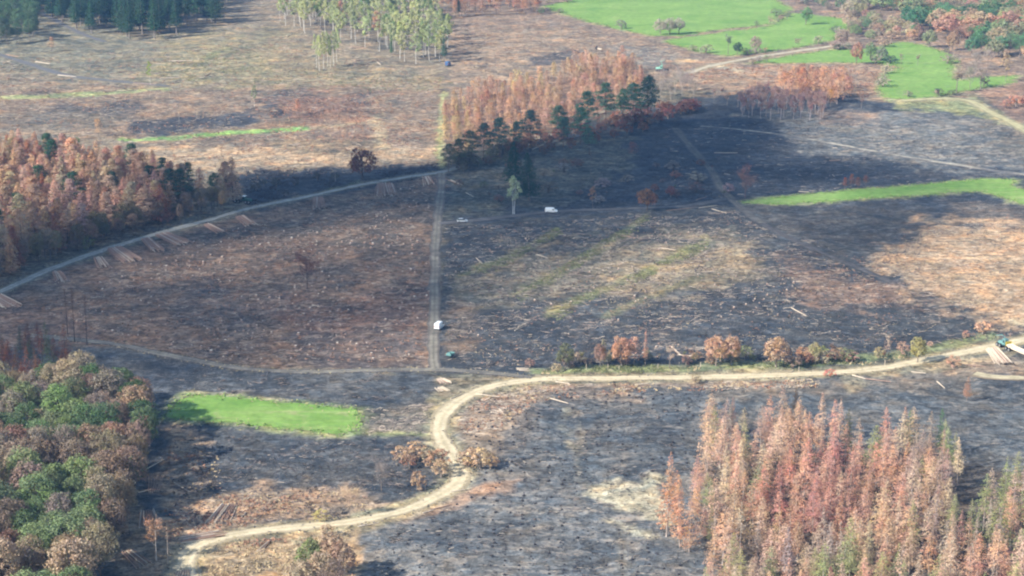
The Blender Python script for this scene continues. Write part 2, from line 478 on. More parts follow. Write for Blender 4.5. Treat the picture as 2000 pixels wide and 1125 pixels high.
# (polygon in photograph positions, albedo, blend, softness px, ragged px)
PAINT = [
    ([(-400, -200), (880, -200), (880, 345), (480, 400), (-400, 640)], (0.215, 0.170, 0.128), 1.0, 20, 30),
    ([(880, -200), (2400, -200), (2400, 210), (1300, 150), (870, 330)], (0.235, 0.165, 0.125), 1.0, 20, 30),
    ([(-50, 20), (160, 30), (330, 90), (240, 160), (-50, 130)], (0.15, 0.15, 0.115), 0.7, 25, 25),
    ([(330, 70), (560, 60), (560, 170), (260, 165)], (0.25, 0.215, 0.13), 0.8, 30, 30),
    ([(540, 60), (700, 120), (860, 150), (860, 190), (500, 175)], (0.25, 0.20, 0.13), 0.8, 20, 25),
    ([(-50, 165), (340, 175), (520, 170), (860, 170), (860, 330), (-50, 250)], (0.215, 0.152, 0.115), 0.9, 14, 25),
    ([(90, 205), (280, 200), (280, 218), (100, 222)], CHAR_AND_SHADE, 0.7, 8, 12),
    ([(0, 225), (230, 215), (260, 240), (60, 260)], (0.12, 0.11, 0.10), 0.7, 10, 14),
    ([(255, 238), (430, 222), (500, 215), (500, 245), (330, 262), (240, 265)], CHAR_AND_SHADE, 0.9, 7, 12),
    ([(500, 185), (560, 178), (720, 190), (720, 215), (610, 230), (510, 228)], CHAR_AND_SHADE, 0.75, 8, 20),
    ([(530, 195), (640, 178), (730, 205), (725, 240), (580, 245)], RUSTG, 0.45, 10, 26),
    ([(590, 262), (740, 248), (790, 290), (650, 300)], (0.16, 0.105, 0.09), 0.7, 12, 20),
    ([(200, 290), (420, 285), (700, 300), (860, 285), (858, 325), (600, 330), (440, 335), (320, 330)], PEACH, 0.9, 12, 14),
    ([(520, 275), (760, 270), (760, 300), (560, 300)], (0.26, 0.19, 0.12), 0.6, 12, 16),
    ([(725, 225), (750, 220), (758, 300), (735, 290)], (0.42, 0.33, 0.22), 0.7, 6, 8),
    ([(870, 60), (1080, 50), (1320, 100), (1240, 130), (880, 185)], (0.265, 0.19, 0.14), 0.9, 18, 24),
    ([(1040, 108), (1130, 98), (1130, 118), (1030, 130)], CHAR_AND_SHADE, 0.75, 6, 10),
    ([(1180, 88), (1310, 95), (1330, 125), (1240, 135)], (0.18, 0.165, 0.155), 0.8, 10, 14),
    ([(1300, 120), (1700, 125), (1760, 190), (1500, 190), (1330, 180)], (0.30, 0.195, 0.135), 0.8, 12, 18),
    ([(470, 335), (860, 320), (1250, 215), (1500, 170), (1760, 195), (2400, 230), (2400, 470), (1460, 400), (870, 440), (480, 410)], CHAR_AND_SHADE, 1.0, 10, 16),
    ([(1500, 215), (1740, 215), (2400, 240), (2400, 350), (1900, 335), (1560, 290)], (0.165, 0.160, 0.160), 0.85, 18, 24),
    ([(1590, 215), (1720, 220), (1720, 240), (1590, 235)], PINK, 0.5, 12, 16),
    ([(1900, 225), (2100, 240), (2100, 320), (1960, 300)], (0.17, 0.14, 0.11), 0.5, 12, 16),
    ([(1730, 188), (1900, 190), (1990, 245), (1960, 240), (1900, 222), (1800, 218), (1750, 212)], (0.26, 0.27, 0.13), 0.8, 6, 14),
    ([(1890, 160), (2100, 150), (2100, 250), (1990, 245)], (0.25, 0.15, 0.11), 0.8, 8, 10),
    ([(870, 300), (1240, 260), (1220, 340), (1060, 405), (870, 425)], (0.120, 0.112, 0.088), 0.8, 16, 24),
    ([(-300, 580), (60, 540), (480, 415), (862, 342), (848, 720), (480, 718), (220, 675), (-300, 670)], (0.175, 0.115, 0.088), 1.0, 8, 10),
    ([(150, 470), (480, 420), (860, 350), (850, 480), (500, 470)], (0.125, 0.095, 0.080), 0.7, 26, 40),
    ([(280, 590), (420, 550), (560, 600), (420, 660)], (0.105, 0.085, 0.085), 0.6, 26, 40),
    ([(560, 640), (760, 600), (850, 640), (840, 715), (600, 715)], (0.10, 0.08, 0.082), 0.7, 24, 40),
    ([(500, 600), (840, 560), (840, 620), (600, 660)], (0.20, 0.11, 0.085), 0.6, 24, 34),
    ([(-300, 600), (-300, 720), (230, 680), (120, 600)], (0.13, 0.085, 0.072), 0.8, 14, 20),
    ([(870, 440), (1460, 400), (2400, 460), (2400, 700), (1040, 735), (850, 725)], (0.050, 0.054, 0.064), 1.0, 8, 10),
    ([(880, 560), (1000, 490), (1400, 445), (1510, 520), (1300, 600), (900, 600)], (0.185, 0.155, 0.115), 0.75, 34, 44),
    ([(1150, 520), (1440, 480), (1500, 540), (1250, 590)], (0.27, 0.20, 0.13), 0.6, 24, 40),
    ([(1450, 400), (1800, 395), (1780, 530), (1650, 520), (1520, 460)], (0.068, 0.066, 0.070), 0.85, 24, 30),
    ([(1520, 500), (1740, 560), (1800, 600), (1560, 590)], (0.20, 0.125, 0.095), 0.8, 24, 30),
    ([(1700, 505), (1830, 430), (2400, 450), (2400, 660), (1960, 640), (1780, 570)], (0.40, 0.265, 0.175), 0.95, 26, 36),
    ([(1850, 395), (2100, 410), (2100, 450), (1900, 430)], (0.15, 0.12, 0.105), 0.7, 14, 22),
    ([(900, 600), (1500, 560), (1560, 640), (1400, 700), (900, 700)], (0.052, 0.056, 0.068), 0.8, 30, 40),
    ([(870, 600), (930, 600), (930, 690), (880, 690)], (0.22, 0.15, 0.11), 0.5, 14, 20),
    ([(-300, 680), (230, 680), (480, 724), (850, 728), (860, 800), (840, 860), (890, 930), (780, 1010), (420, 1050), (330, 1200), (-300, 1300)], (0.066, 0.070, 0.082), 1.0, 8, 10),
    ([(330, 830), (400, 845), (420, 960), (520, 950), (700, 960), (760, 1000), (500, 1035), (340, 1070), (310, 950)], (0.37, 0.245, 0.170), 0.9, 22, 36),
    ([(700, 800), (850, 790), (850, 850), (700, 850)], (0.20, 0.165, 0.13), 0.6, 14, 24),
    ([(250, 980), (380, 1040), (380, 1250), (180, 1250)], (0.30, 0.215, 0.15), 0.8, 14, 20),
    ([(290, 690), (420, 715), (360, 765), (300, 930), (240, 930)], CHAR_AND_SHADE, 0.7, 14, 14),  # cast shadow of the lower left wood, painted dark into the soil
    ([(880, 800), (1060, 755), (1420, 745), (1900, 715), (2400, 700), (2400, 1500), (720, 1500), (700, 1050), (900, 950)], (0.125, 0.127, 0.140), 1.0, 8, 10),
    ([(900, 790), (960, 765), (1250, 745), (1230, 775), (1060, 790), (1000, 900), (905, 900)], (0.27, 0.185, 0.13), 0.85, 16, 24),
    ([(960, 800), (1060, 770), (1380, 760), (1380, 940), (1140, 940), (1000, 930)], (0.082, 0.088, 0.102), 0.8, 34, 44),
    ([(1400, 770), (1900, 740), (2300, 740), (2300, 900), (1400, 900)], (0.085, 0.090, 0.102), 0.7, 24, 34),
    ([(1380, 745), (1900, 715), (1900, 770), (1640, 760), (1400, 790)], (0.17, 0.14, 0.12), 0.7, 14, 20),
    ([(1840, 700), (2400, 690), (2400, 735), (1840, 730)], (0.30, 0.215, 0.16), 0.8, 8, 12),
    ([(900, 955), (1010, 940), (1000, 960), (900, 985), (780, 1025), (760, 1015)], (0.30, 0.19, 0.14), 0.8, 8, 12),
    ([(390, 1070), (520, 1040), (700, 1030), (690, 1250), (360, 1250)], (0.38, 0.26, 0.165), 0.95, 10, 16),
    ([(1140, 958), (1172, 946), (1196, 934), (1235, 945), (1285, 938), (1300, 975), (1300, 1030), (1268, 1012), (1215, 1000), (1170, 985)], SAND, 0.95, 9, 20),
    ([(1170, 1015), (1200, 1020), (1235, 1040), (1290, 1055), (1280, 1046), (1225, 1022)], SAND, 0.8, 6, 10),
    ([(1640, 735), (1690, 735), (1695, 755), (1660, 770)], (0.34, 0.27, 0.18), 0.7, 6, 8),
    ([(1380, 880), (1900, 900), (2100, 950), (2100, 1500), (1380, 1500)], (0.10, 0.075, 0.062), 0.8, 14, 20),
    ([(870, 215), (900, 190), (1240, 130), (1250, 200), (1000, 275), (870, 300)], (0.20, 0.115, 0.08), 0.8, 8, 10),
]
# loose strokes on the ground: (points, half width px, albedo, blend)
STROKES = [
    ([(900, 540), (960, 512), (1040, 478), (1090, 450)], 7, OLIVE, 0.75), ([(1000, 575), (1100, 525), (1200, 470), (1260, 425)], 8, OLIVE, 0.8),
    ([(1070, 610), (1180, 565), (1290, 515), (1380, 470)], 9, (0.20, 0.19, 0.09), 0.8), ([(1180, 620), (1290, 570), (1370, 540)], 8, OLIVE, 0.5),
    ([(940, 545), (1010, 505), (1090, 470)], 5, (0.30, 0.21, 0.13), 0.6), ([(1060, 545), (1150, 500), (1230, 460)], 5, (0.34, 0.23, 0.15), 0.6),
    ([(0, 190), (120, 185), (230, 180), (330, 173)], 4, (0.33, 0.36, 0.16), 0.9), ([(235, 274), (330, 269), (430, 262), (520, 257), (600, 250)], 4, (0.20, 0.36, 0.10), 0.95),
    ([(600, 250), (660, 244), (720, 238)], 3, (0.30, 0.25, 0.17), 0.6), ([(862, 325), (860, 270), (862, 225), (868, 185)], 7, (0.36, 0.36, 0.17), 0.85),
    ([(1105, 800), (1100, 835), (1110, 870), (1130, 880)], 6, (0.27, 0.235, 0.17), 0.6), ([(1120, 800), (1140, 850), (1125, 930), (1150, 955)], 7, (0.23, 0.185, 0.14), 0.55),
    ([(690, 846), (760, 846), (840, 849)], 5, (0.22, 0.24, 0.11), 0.7), ([(850, 780), (852, 850), (890, 940)], 16, (0.26, 0.23, 0.14), 0.6),
    ([(690, 1012), (800, 985), (880, 945)], 12, (0.34, 0.30, 0.19), 0.6), ([(370, 765), (460, 772), (560, 782)], 4, (0.40, 0.33, 0.25), 0.7),
    ([(1040, 724), (1200, 722), (1400, 718), (1560, 716), (1700, 700), (1820, 682), (1940, 655)], 8, (0.24, 0.27, 0.13), 0.75),
    ([(1060, 755), (1300, 750), (1560, 745)], 5, (0.36, 0.25, 0.18), 0.6), ([(1700, 735), (1850, 715), (1980, 690)], 7, (0.36, 0.28, 0.18), 0.6),
    ([(600, 930), (588, 965)], 5, (0.24, 0.19, 0.15), 0.6), ([(870, 960), (870, 1125), (870, 1250)], 8, (0.14, 0.135, 0.135), 0.5), ([(1020, 1000), (1020, 1250)], 7, (0.135, 0.13, 0.13), 0.45),
    ([(1215, 1030), (1220, 1100), (1225, 1250)], 9, (0.165, 0.15, 0.135), 0.55), ([(740, 1060), (735, 1250)], 6, (0.14, 0.135, 0.135), 0.45),
    ([(1430, 225), (1640, 250), (1760, 262)], 3, (0.20, 0.18, 0.155), 0.5), ([(1560, 240), (1760, 275), (2000, 300)], 4, (0.17, 0.155, 0.14), 0.5),
    ([(640, 372), (670, 366), (700, 357)], 4, (0.10, 0.16, 0.06), 0.8), ([(400, 112), (445, 95)], 5, (0.24, 0.25, 0.12), 0.6), ([(1960, 625), (2060, 645)], 5, (0.50, 0.38, 0.25), 0.8),
    ([(1400, 128), (1450, 140)], 4, SAND, 0.7), ([(1320, 118), (1360, 118)], 4, (0.48, 0.35, 0.22), 0.7),
]


def mat_ground():
    m, nt, b = nodes('burnt_ground')
    at = nt.nodes.new('ShaderNodeAttribute')
    at.attribute_name = 'soil'
    co = texco(nt)
    mp = nt.nodes.new('ShaderNodeMapping')
    mp.inputs['Rotation'].default_value = (0, 0, 0.55)
    mp.inputs['Scale'].default_value = (0.09, 0.22, 1)
    nt.links.new(co, mp.inputs[0])
    mp2 = nt.nodes.new('ShaderNodeMapping')
    mp2.inputs['Rotation'].default_value = (0, 0, 0.5)
    mp2.inputs['Scale'].default_value = (0.45, 1.5, 1)
    nt.links.new(co, mp2.inputs[0])
    drift = noise(nt, 1.0, 6, mp.outputs[0], 0.68, 0.8)
    big = noise(nt, 0.045, 6, co, 0.72, 0.6)
    mid = noise(nt, 0.30, 6, co, 0.72, 0.8)
    fine = noise(nt, 1.6, 4, co, 0.7)
    hue = noise(nt, 0.09, 5, co, 0.68, 0.7)
    c = mix(nt, 'MULTIPLY', 1.0, at.outputs['Color'], ramp(nt, big, [(0.32, (0.50, 0.53, 0.58)), (0.68, (1.60, 1.50, 1.38))]))
    c = mix(nt, 'MULTIPLY', 1.0, c, ramp(nt, hue, [(0.34, (0.72, 0.90, 0.98)), (0.52, (0.95, 1.0, 0.93)), (0.68, (1.24, 1.09, 0.84))]))
    c = mix(nt, 'MULTIPLY', 1.0, c, ramp(nt, drift, [(0.30, 0.74), (0.70, 1.30)]))
    c = mix(nt, 'MULTIPLY', 1.0, c, ramp(nt, mid, [(0.30, 0.34), (0.50, 0.90), (0.70, 1.95)]))
    c = mix(nt, 'MULTIPLY', 1.0, c, ramp(nt, fine, [(0.3, 0.60), (0.7, 1.42)]))
    # bleached litter lying in drifts, ash flecks in it
    lit = math_n(nt, 'MULTIPLY', ramp(nt, drift, [(0.50, 0.0), (0.66, 0.75)]), ramp(nt, mid, [(0.46, 0.0), (0.62, 1.0)]))
    at2 = nt.nodes.new('ShaderNodeAttribute')
    at2.attribute_name = 'litter'
    lit = math_n(nt, 'MULTIPLY', lit, at2.outputs['Fac'])
    c = mix(nt, 'MIX', lit, c, (0.36, 0.285, 0.205))
    lf = noise(nt, 0.75, 3, mp2.outputs[0], 0.6)
    c = mix(nt, 'MIX', math_n(nt, 'MULTIPLY', ramp(nt, lf, [(0.61, 0.0), (0.70, 0.5)]), at2.outputs['Fac']), c, (0.50, 0.42, 0.33))
    fl = noise(nt, 2.6, 2, co, 0.5)
    fm = math_n(nt, 'MULTIPLY', ramp(nt, fl, [(0.62, 0.0), (0.69, 1.0)]), ramp(nt, drift, [(0.42, 0.05), (0.64, 0.7)]))
    c = mix(nt, 'MIX', fm, c, (0.46, 0.38, 0.30))
    # blackened spots
    dk = noise(nt, 0.55, 5, co, 0.7, 0.5)
    c = mix(nt, 'MIX', ramp(nt, dk, [(0.55, 0.0), (0.64, 0.85)]), c, (0.026, 0.028, 0.034))
    nt.links.new(c, b.inputs['Base Color'])
    bp = nt.nodes.new('ShaderNodeBump')
    bp.inputs['Strength'].default_value = 0.8
    bp.inputs['Distance'].default_value = 0.35
    nt.links.new(math_n(nt, 'ADD', mid, fine), bp.inputs['Height'])
    nt.links.new(bp.outputs[0], b.inputs['Normal'])
    return m


def axis(parts):
    a = [parts[0][0]]
    for lo, hi, st in parts:
        n = max(1, int(round((hi - lo) / st)))
        a += [lo + (hi - lo) * k / n for k in range(1, n + 1)]
    return np.array(a)


ax = axis([(-14000, -3000, 2200), (-3000, -900, 300), (-900, -430, 30), (-430, -250, 3.0), (-250, 250, 1.7), (250, 430, 3.0), (430, 900, 30), (900, 3000, 300), (3000, 14000, 2200)])
ay = axis([(-3000, -200, 400), (-200, 330, 50), (330, 390, 8), (390, 560, 1.3), (560, 800, 1.9), (800, 1150, 2.8), (1150, 1500, 4.5), (1500, 2000, 40), (2000, 4000, 250), (4000, 16000, 2000)])
GX, GY = np.meshgrid(ax, ay)
gx, gy = GX.ravel(), GY.ravel()
near = (np.abs(gx) < 480) & (gy > 330) & (gy < 1520)
gz = np.zeros(gx.shape)
gz[near] = ground_z(gx[near], gy[near])
soil = np.tile(np.array((0.14, 0.12, 0.09)), (len(gx), 1))
PX, PY = to_px(gx[near], gy[near])
jx = fbm(gx[near] / 9, gy[near] / 9, 31, 4) - 0.5
jy = fbm(gx[near] / 9, gy[near] / 9, 57, 4) - 0.5
kk = fbm(gx[near] / 3, gy[near] / 3, 91, 3)
sub = soil[near]


def near_px(pts, m):
    xs, ys = [p[0] for p in pts], [p[1] for p in pts]
    return np.nonzero((PX > min(xs) - m) & (PX < max(xs) + m) & (PY > min(ys) - m) & (PY < max(ys) + m))[0]


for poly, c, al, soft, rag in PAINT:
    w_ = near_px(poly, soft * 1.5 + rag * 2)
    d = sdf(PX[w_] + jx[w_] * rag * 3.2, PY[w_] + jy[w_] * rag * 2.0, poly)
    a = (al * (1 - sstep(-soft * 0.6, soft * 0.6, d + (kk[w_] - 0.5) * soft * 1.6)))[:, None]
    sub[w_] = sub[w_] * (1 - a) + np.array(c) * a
for pts, hw, c, al in STROKES:
    w_ = near_px(pts, hw * 2 + 16)
    d = seg_dist(PX[w_] + jx[w_] * 14, (PY[w_] + jy[w_] * 8), pts)
    a = (al * (1 - sstep(hw * 0.35, hw * 1.25, d + (kk[w_] - 0.5) * hw * 1.2)))[:, None]
    sub[w_] = sub[w_] * (1 - a) + np.array(c) * a
for _n, q in MEADOW_W:
    xs, ys = [p[0] for p in q], [p[1] for p in q]
    w_ = np.nonzero((gx[near] > min(xs) - 9) & (gx[near] < max(xs) + 9) & (gy[near] > min(ys) - 9) & (gy[near] < max(ys) + 9))[0]
    d = sdf(gx[near][w_], gy[near][w_], q)
    a = (0.75 * (1 - sstep(0.0, 5.0, d + (kk[w_] - 0.5) * 6)))[:, None]
    sub[w_] = sub[w_] * (1 - a) + np.array((0.27, 0.30, 0.135)) * a
for k, rd in ROADS.items():
    if k in ('gravel_road', 'forest_road', 'meadow_path', 'meadow_track'):
        d = seg_dist(gx[near], gy[near], rd['wp'][::4].tolist() + [rd['wp'][-1].tolist()])
        a = 0.75 * (1 - sstep(rd['w'] * 0.5, rd['w'] * 0.5 + 4.0, d + (kk - 0.5) * 3))
        c = (0.34, 0.29, 0.19) if k != 'forest_road' else (0.17, 0.16, 0.13)
        sub = sub * (1 - a[:, None]) + np.array(c) * a[:, None]
soil[near] = sub
nx, ny = len(ax), len(ay)
idx = np.arange(nx * ny).reshape(ny, nx)
F = np.stack([idx[:-1, :-1], idx[:-1, 1:], idx[1:, 1:], idx[1:, :-1]], -1).reshape(-1, 4)
gm = bpy.data.meshes.new('ground')
gm.vertices.add(len(gx))
gm.vertices.foreach_set('co', np.stack([gx, gy, gz], 1).ravel())
gm.loops.add(F.size)
gm.loops.foreach_set('vertex_index', F.ravel())
gm.polygons.add(len(F))
gm.polygons.foreach_set('loop_start', np.arange(len(F)) * 4)
gm.update(calc_edges=True)
gm.polygons.foreach_set('use_smooth', [True] * len(F))
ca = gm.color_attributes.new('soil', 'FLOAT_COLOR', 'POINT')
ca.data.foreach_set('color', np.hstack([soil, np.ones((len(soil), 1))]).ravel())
li = gm.attributes.new('litter', 'FLOAT', 'POINT')
lum = soil @ np.array((0.4, 0.4, 0.2))
li.data.foreach_set('value', np.clip((lum - 0.05) / 0.08, 0.18, 1.0))
gm.materials.append(mat_ground())
tag(link('ground', gm), kind='structure')


# ------------------------------------------------------------------ roads, tracks and meadows
def mat_road(name, rut, midc, edge, contrast=1.0, broken=0.0):
    m, nt, b = nodes(name)
    at = nt.nodes.new('ShaderNodeAttribute')
    at.attribute_name = 'across'
    co = texco(nt)
    n1 = noise(nt, 0.25, 5, co, 0.65)
    n2 = noise(nt, 1.6, 4, co, 0.65)
    u = math_n(nt, 'ABSOLUTE', at.outputs['Fac'])
    u = math_n(nt, 'ADD', u, math_n(nt, 'MULTIPLY', math_n(nt, 'SUBTRACT', n2, 0.5), 0.30))
    c = mix(nt, 'MIX', ramp(nt, u, [(0.10, 0.0), (0.32, 1.0)]), midc, rut)
    if broken:
        n0 = noise(nt, 0.10, 4, co, 0.6)
        c = mix(nt, 'MIX', ramp(nt, n0, [(0.40, broken), (0.62, 0.0)]), c, edge)
    c = mix(nt, 'MIX', ramp(nt, u, [(0.62, 0.0), (0.98, 1.0)]), c, edge)
    c = mix(nt, 'MULTIPLY', 1.0, c, ramp(nt, n1, [(0.3, 1 - 0.28 * contrast), (0.7, 1 + 0.22 * contrast)]))
    c = mix(nt, 'MULTIPLY', 1.0, c, ramp(nt, n2, [(0.3, 0.85), (0.7, 1.15)]))
    nt.links.new(c, b.inputs['Base Color'])
    return m


ROAD_MATS = {
    'gravel_road': mat_road('pale_gravel', (0.54, 0.46, 0.31), (0.47, 0.40, 0.26), (0.33, 0.275, 0.18)),
    'forest_road': mat_road('grey_gravel', (0.36, 0.35, 0.31), (0.29, 0.29, 0.24), (0.17, 0.16, 0.13)),
    'straight_track': mat_road('rutted_earth', (0.235, 0.215, 0.175), (0.17, 0.16, 0.125), (0.12, 0.105, 0.09), 1.3, 0.7),
    'charred_track': mat_road('ashen_track_earth', (0.24, 0.22, 0.18), (0.16, 0.155, 0.125), (0.085, 0.08, 0.078), 1.3, 0.7),
    'dark_track': mat_road('dark_track_earth', (0.16, 0.15, 0.15), (0.11, 0.11, 0.10), (0.075, 0.072, 0.070), 1.2, 0.7),
    'sandy_track': mat_road('thin_sand', (0.15, 0.14, 0.115), (0.11, 0.105, 0.088), (0.080, 0.078, 0.078), 1.6, 0.8),
    'wheel_track': mat_road('charred_wheel_line', (0.055, 0.055, 0.06), (0.07, 0.068, 0.07), (0.085, 0.08, 0.08), 1.6, 0.9),
    'rutted_track': mat_road('pale_ruts', (0.52, 0.47, 0.36), (0.20, 0.185, 0.15), (0.13, 0.125, 0.12), 1.6, 1.0),
    'pine_track': mat_road('sandy_forest_floor', (0.30, 0.25, 0.18), (0.20, 0.17, 0.12), (0.15, 0.12, 0.09), 1.4, 0.75),
    'meadow_track': mat_road('pale_track_earth', (0.46, 0.40, 0.30), (0.38, 0.34, 0.24), (0.28, 0.24, 0.16)),
    'meadow_path': mat_road('worn_grass', (0.40, 0.36, 0.21), (0.36, 0.34, 0.18), (0.27, 0.25, 0.14), 1.2),
    'asphalt_lane': mat_road('worn_asphalt', (0.13, 0.13, 0.135), (0.12, 0.12, 0.12), (0.15, 0.14, 0.11), 0.8),
    'side_lane': None,
    'side_path': mat_road('sandy_path_earth', (0.46, 0.40, 0.27), (0.36, 0.32, 0.20), (0.24, 0.19, 0.13)),
}
ROAD_MATS['side_lane'] = ROAD_MATS['asphalt_lane']


def ribbon(name, wp, width, mat, z):
    n = len(wp)
    t = np.gradient(wp, axis=0)
    t /= np.linalg.norm(t, axis=1, keepdims=True) + 1e-9
    nr = np.stack([-t[:, 1], t[:, 0]], 1)
    us = np.array([-1.25, -1, -0.7, -0.4, 0, 0.4, 0.7, 1, 1.25])
    hs = np.array([-0.06, 0.0, 0.03, 0.02, 0.05, 0.02, 0.03, 0.0, -0.06])
    sl = np.cumsum(np.r_[0, np.linalg.norm(np.diff(wp, axis=0), axis=1)])
    wl = 1 + 0.45 * (vnoise(sl / 4, sl * 0 + width * 7, 5) - 0.5) + 0.6 * (vnoise(sl / 19, sl * 0 + width * 3, 6) - 0.5)
    wr = 1 + 0.45 * (vnoise(sl / 4, sl * 0 + width * 9, 8) - 0.5) + 0.6 * (vnoise(sl / 17, sl * 0 + width * 5, 9) - 0.5)
    V = np.zeros((n, 9, 3))
    for k, u in enumerate(us):
        ww = np.where(u < 0, wl, wr)
        V[:, k, :2] = wp + nr * (u * ww * width / 2)[:, None]
        V[:, k, 2] = z + hs[k]
    idx = np.arange(n * 9).reshape(n, 9)
    F = np.stack([idx[:-1, :-1], idx[:-1, 1:], idx[1:, 1:], idx[1:, :-1]], -1).reshape(-1, 4)[:, ::-1]
    me = bpy.data.meshes.new(name)
    me.from_pydata(V.reshape(-1, 3).tolist(), [], F.tolist())
    a = me.attributes.new('across', 'FLOAT', 'POINT')
    a.data.foreach_set('value', np.tile(us, n))
    me.materials.append(mat)
    me.update()
    return tag(link(name, me), kind='structure')


for k, (nm, rd) in enumerate(ROADS.items()):
    ribbon(nm, rd['wp'], rd['w'], ROAD_MATS[nm], 0.075 + 0.004 * k)


def mat_meadow():
    m, nt, b = nodes('meadow_grass')
    co = texco(nt)
    n1 = noise(nt, 0.035, 5, co, 0.65, 0.5)
    n2 = noise(nt, 0.3, 5, co, 0.7)
    st = noise(nt, 1.0, 3, texco(nt, 'Object', (0.03, 0.35, 1)), 0.6)
    c = mix(nt, 'MIX', ramp(nt, n1, [(0.35, 0.0), (0.66, 1.0)]), (0.118, 0.235, 0.045), (0.205, 0.325, 0.080))
    c = mix(nt, 'MIX', ramp(nt, st, [(0.50, 0.0), (0.74, 0.55)]), c, (0.30, 0.32, 0.14))
    n4 = noise(nt, 0.09, 5, co, 0.7, 0.6)
    c = mix(nt, 'MIX', ramp(nt, n4, [(0.60, 0.0), (0.74, 0.6)]), c, (0.36, 0.31, 0.18))
    c = mix(nt, 'MIX', ramp(nt, n4, [(0.26, 0.5), (0.40, 0.0)]), c, (0.085, 0.19, 0.045))
    c = mix(nt, 'MULTIPLY', 1.0, c, ramp(nt, n2, [(0.28, 0.72), (0.72, 1.25)]))
    nt.links.new(c, b.inputs['Base Color'])
    bp = nt.nodes.new('ShaderNodeBump')
    bp.inputs['Strength'].default_value = 0.4
    bp.inputs['Distance'].default_value = 0.2
    nt.links.new(n2, bp.inputs['Height'])
    nt.links.new(bp.outputs[0], b.inputs['Normal'])
    return m


M_MEADOW = mat_meadow()
EDGES = []


def outline(q, step, jag, seed):
    out = []
    for k in range(len(q)):
        a, b = np.array(q[k]), np.array(q[(k + 1) % len(q)])
        n = max(2, int(np.linalg.norm(b - a) / step))
        for i in range(n):
            out.append(a + (b - a) * i / n)
    # corners rounded, then a ragged edge
    P = np.array(out)
    for _ in range(6):
        P = 0.5 * P + 0.25 * np.roll(P, 1, 0) + 0.25 * np.roll(P, -1, 0)
    d = np.roll(P, -1, 0) - np.roll(P, 1, 0)
    nr = np.stack([d[:, 1], -d[:, 0]], 1)
    nr /= np.linalg.norm(nr, axis=1, keepdims=True) + 1e-9
    f = (fbm(P[:, 0] / 5, P[:, 1] / 5, seed, 3) - 0.5) * 2 * jag
    return P + nr * f[:, None]


for k, (nm, q) in enumerate(MEADOW_W):
    P = outline(q, 1.0, 2.2 if nm in ('clearing', 'strip') else 4.5, 70 + k)
    EDGES.append(P)
    tris = tessellate_polygon([[Vector((x, y, 0)) for x, y in P]])
    me = bpy.data.meshes.new('meadow')
    me.from_pydata([(x, y, 0.055) for x, y in P], [], [tuple(t) for t in tris])
    me.materials.append(M_MEADOW)
    me.update()
    bm = bmesh.new()
    bm.from_mesh(me)
    for f in bm.faces:
        f.normal_update()
        if f.normal.z < 0:
            f.normal_flip()
    bm.to_mesh(me)
    bm.free()
    tag(link('meadow', me), kind='structure')

# ------------------------------------------------------------------ tree shapes (each kind: trunk mesh, crown mesh, nominal height)
KIND = {}


def reg(kind, tr, cr, h):
    n = len(KIND.setdefault(kind, []))
    KIND[kind].append((tr.mesh(f'{kind}_trunk_{n}', [BARK], True), cr.mesh(f'{kind}_crown_{n}', [FOL]), h))


def trunk_path(h, r, lean=0.02, n=6):
    P = [np.array((0, 0, -0.4))]
    o = np.zeros(2)
    for k in range(1, n + 1):
        o = o + rng.normal(size=2) * lean * h / n
        P.append(np.array((o[0], o[1], h * k / n)))
    rad = [r * (1.25 if k == 0 else (1 - 0.93 * k / n)) for k in range(n + 1)]
    return P, rad


def spruce(kind, h, r, bare, thin, top_shape=0.85, leaf=1.0):
    tr, cr = MB(), MB()
    P, rad = trunk_path(h, 0.22, 0.008)
    tr.path(P, rad, 7)
    z = bare * h
    C, N, s = [], [], []
    while z < h * 0.985:
        t = (z - bare * h) / (h - bare * h)
        L0 = r * (1 - t) ** top_shape * (0.75 + 0.35 * min(1, t * 6)) + 0.18
        nb = rng.integers(6, 9)
        a0 = rng.uniform(0, 6.28)
        for q in range(nb):
            if rng.random() < thin:
                continue
            a = a0 + q * 6.283 / nb + rng.normal() * 0.2
            L = L0 * rng.uniform(0.45, 1.2)
            dr = np.array((math.cos(a), math.sin(a), 0))
            if L > 0.8 and rng.random() < 0.5:
                cr.tube((0, 0, z), dr * L * 0.9 + np.array((0, 0, z - 0.25 * L)), 0.03, 0.012, 3)
            k = int(2 + L * 3.6 / leaf)
            u = np.sqrt(rng.uniform(0.06, 1.0, k))
            sidew = rng.normal(size=k) * 0.16 * L * (0.4 + u)
            p = dr * (L * u)[:, None] + np.outer(sidew, (-dr[1], dr[0], 0))
            p[:, 2] = z - 0.34 * L * u ** 2 + 0.10 * L * u ** 4 + rng.normal(size=k) * 0.10
            C.append(p)
            N.append(np.array((0, 0, 0.55)) + dr * 0.55 + rng.normal(size=(k, 3)) * 0.45)
            s.append(rng.uniform(0.17, 0.36, k) * leaf * (0.75 + 0.35 * (1 - t)))
        z += rng.uniform(0.30, 0.48)
    cr.quads(np.vstack(C), np.vstack(N), np.concatenate(s), asp=0.55)
    reg(kind, tr, cr, h)


def clump(C, N, s, c, rx, rz, k, sz):
    d = rng.normal(size=(k, 3))
    d /= np.linalg.norm(d, axis=1, keepdims=True)
    d[:, 2] = np.where(d[:, 2] < -0.3, -d[:, 2], d[:, 2])
    rr = rng.uniform(0.55, 1.08, (k, 1))
    C.append(np.array(c) + d * rr * np.array((rx, rx, rz)))
    N.append(d * 0.9 + rng.normal(size=(k, 3)) * 0.45)
    s.append(rng.uniform(0.7, 1.3, k) * sz)


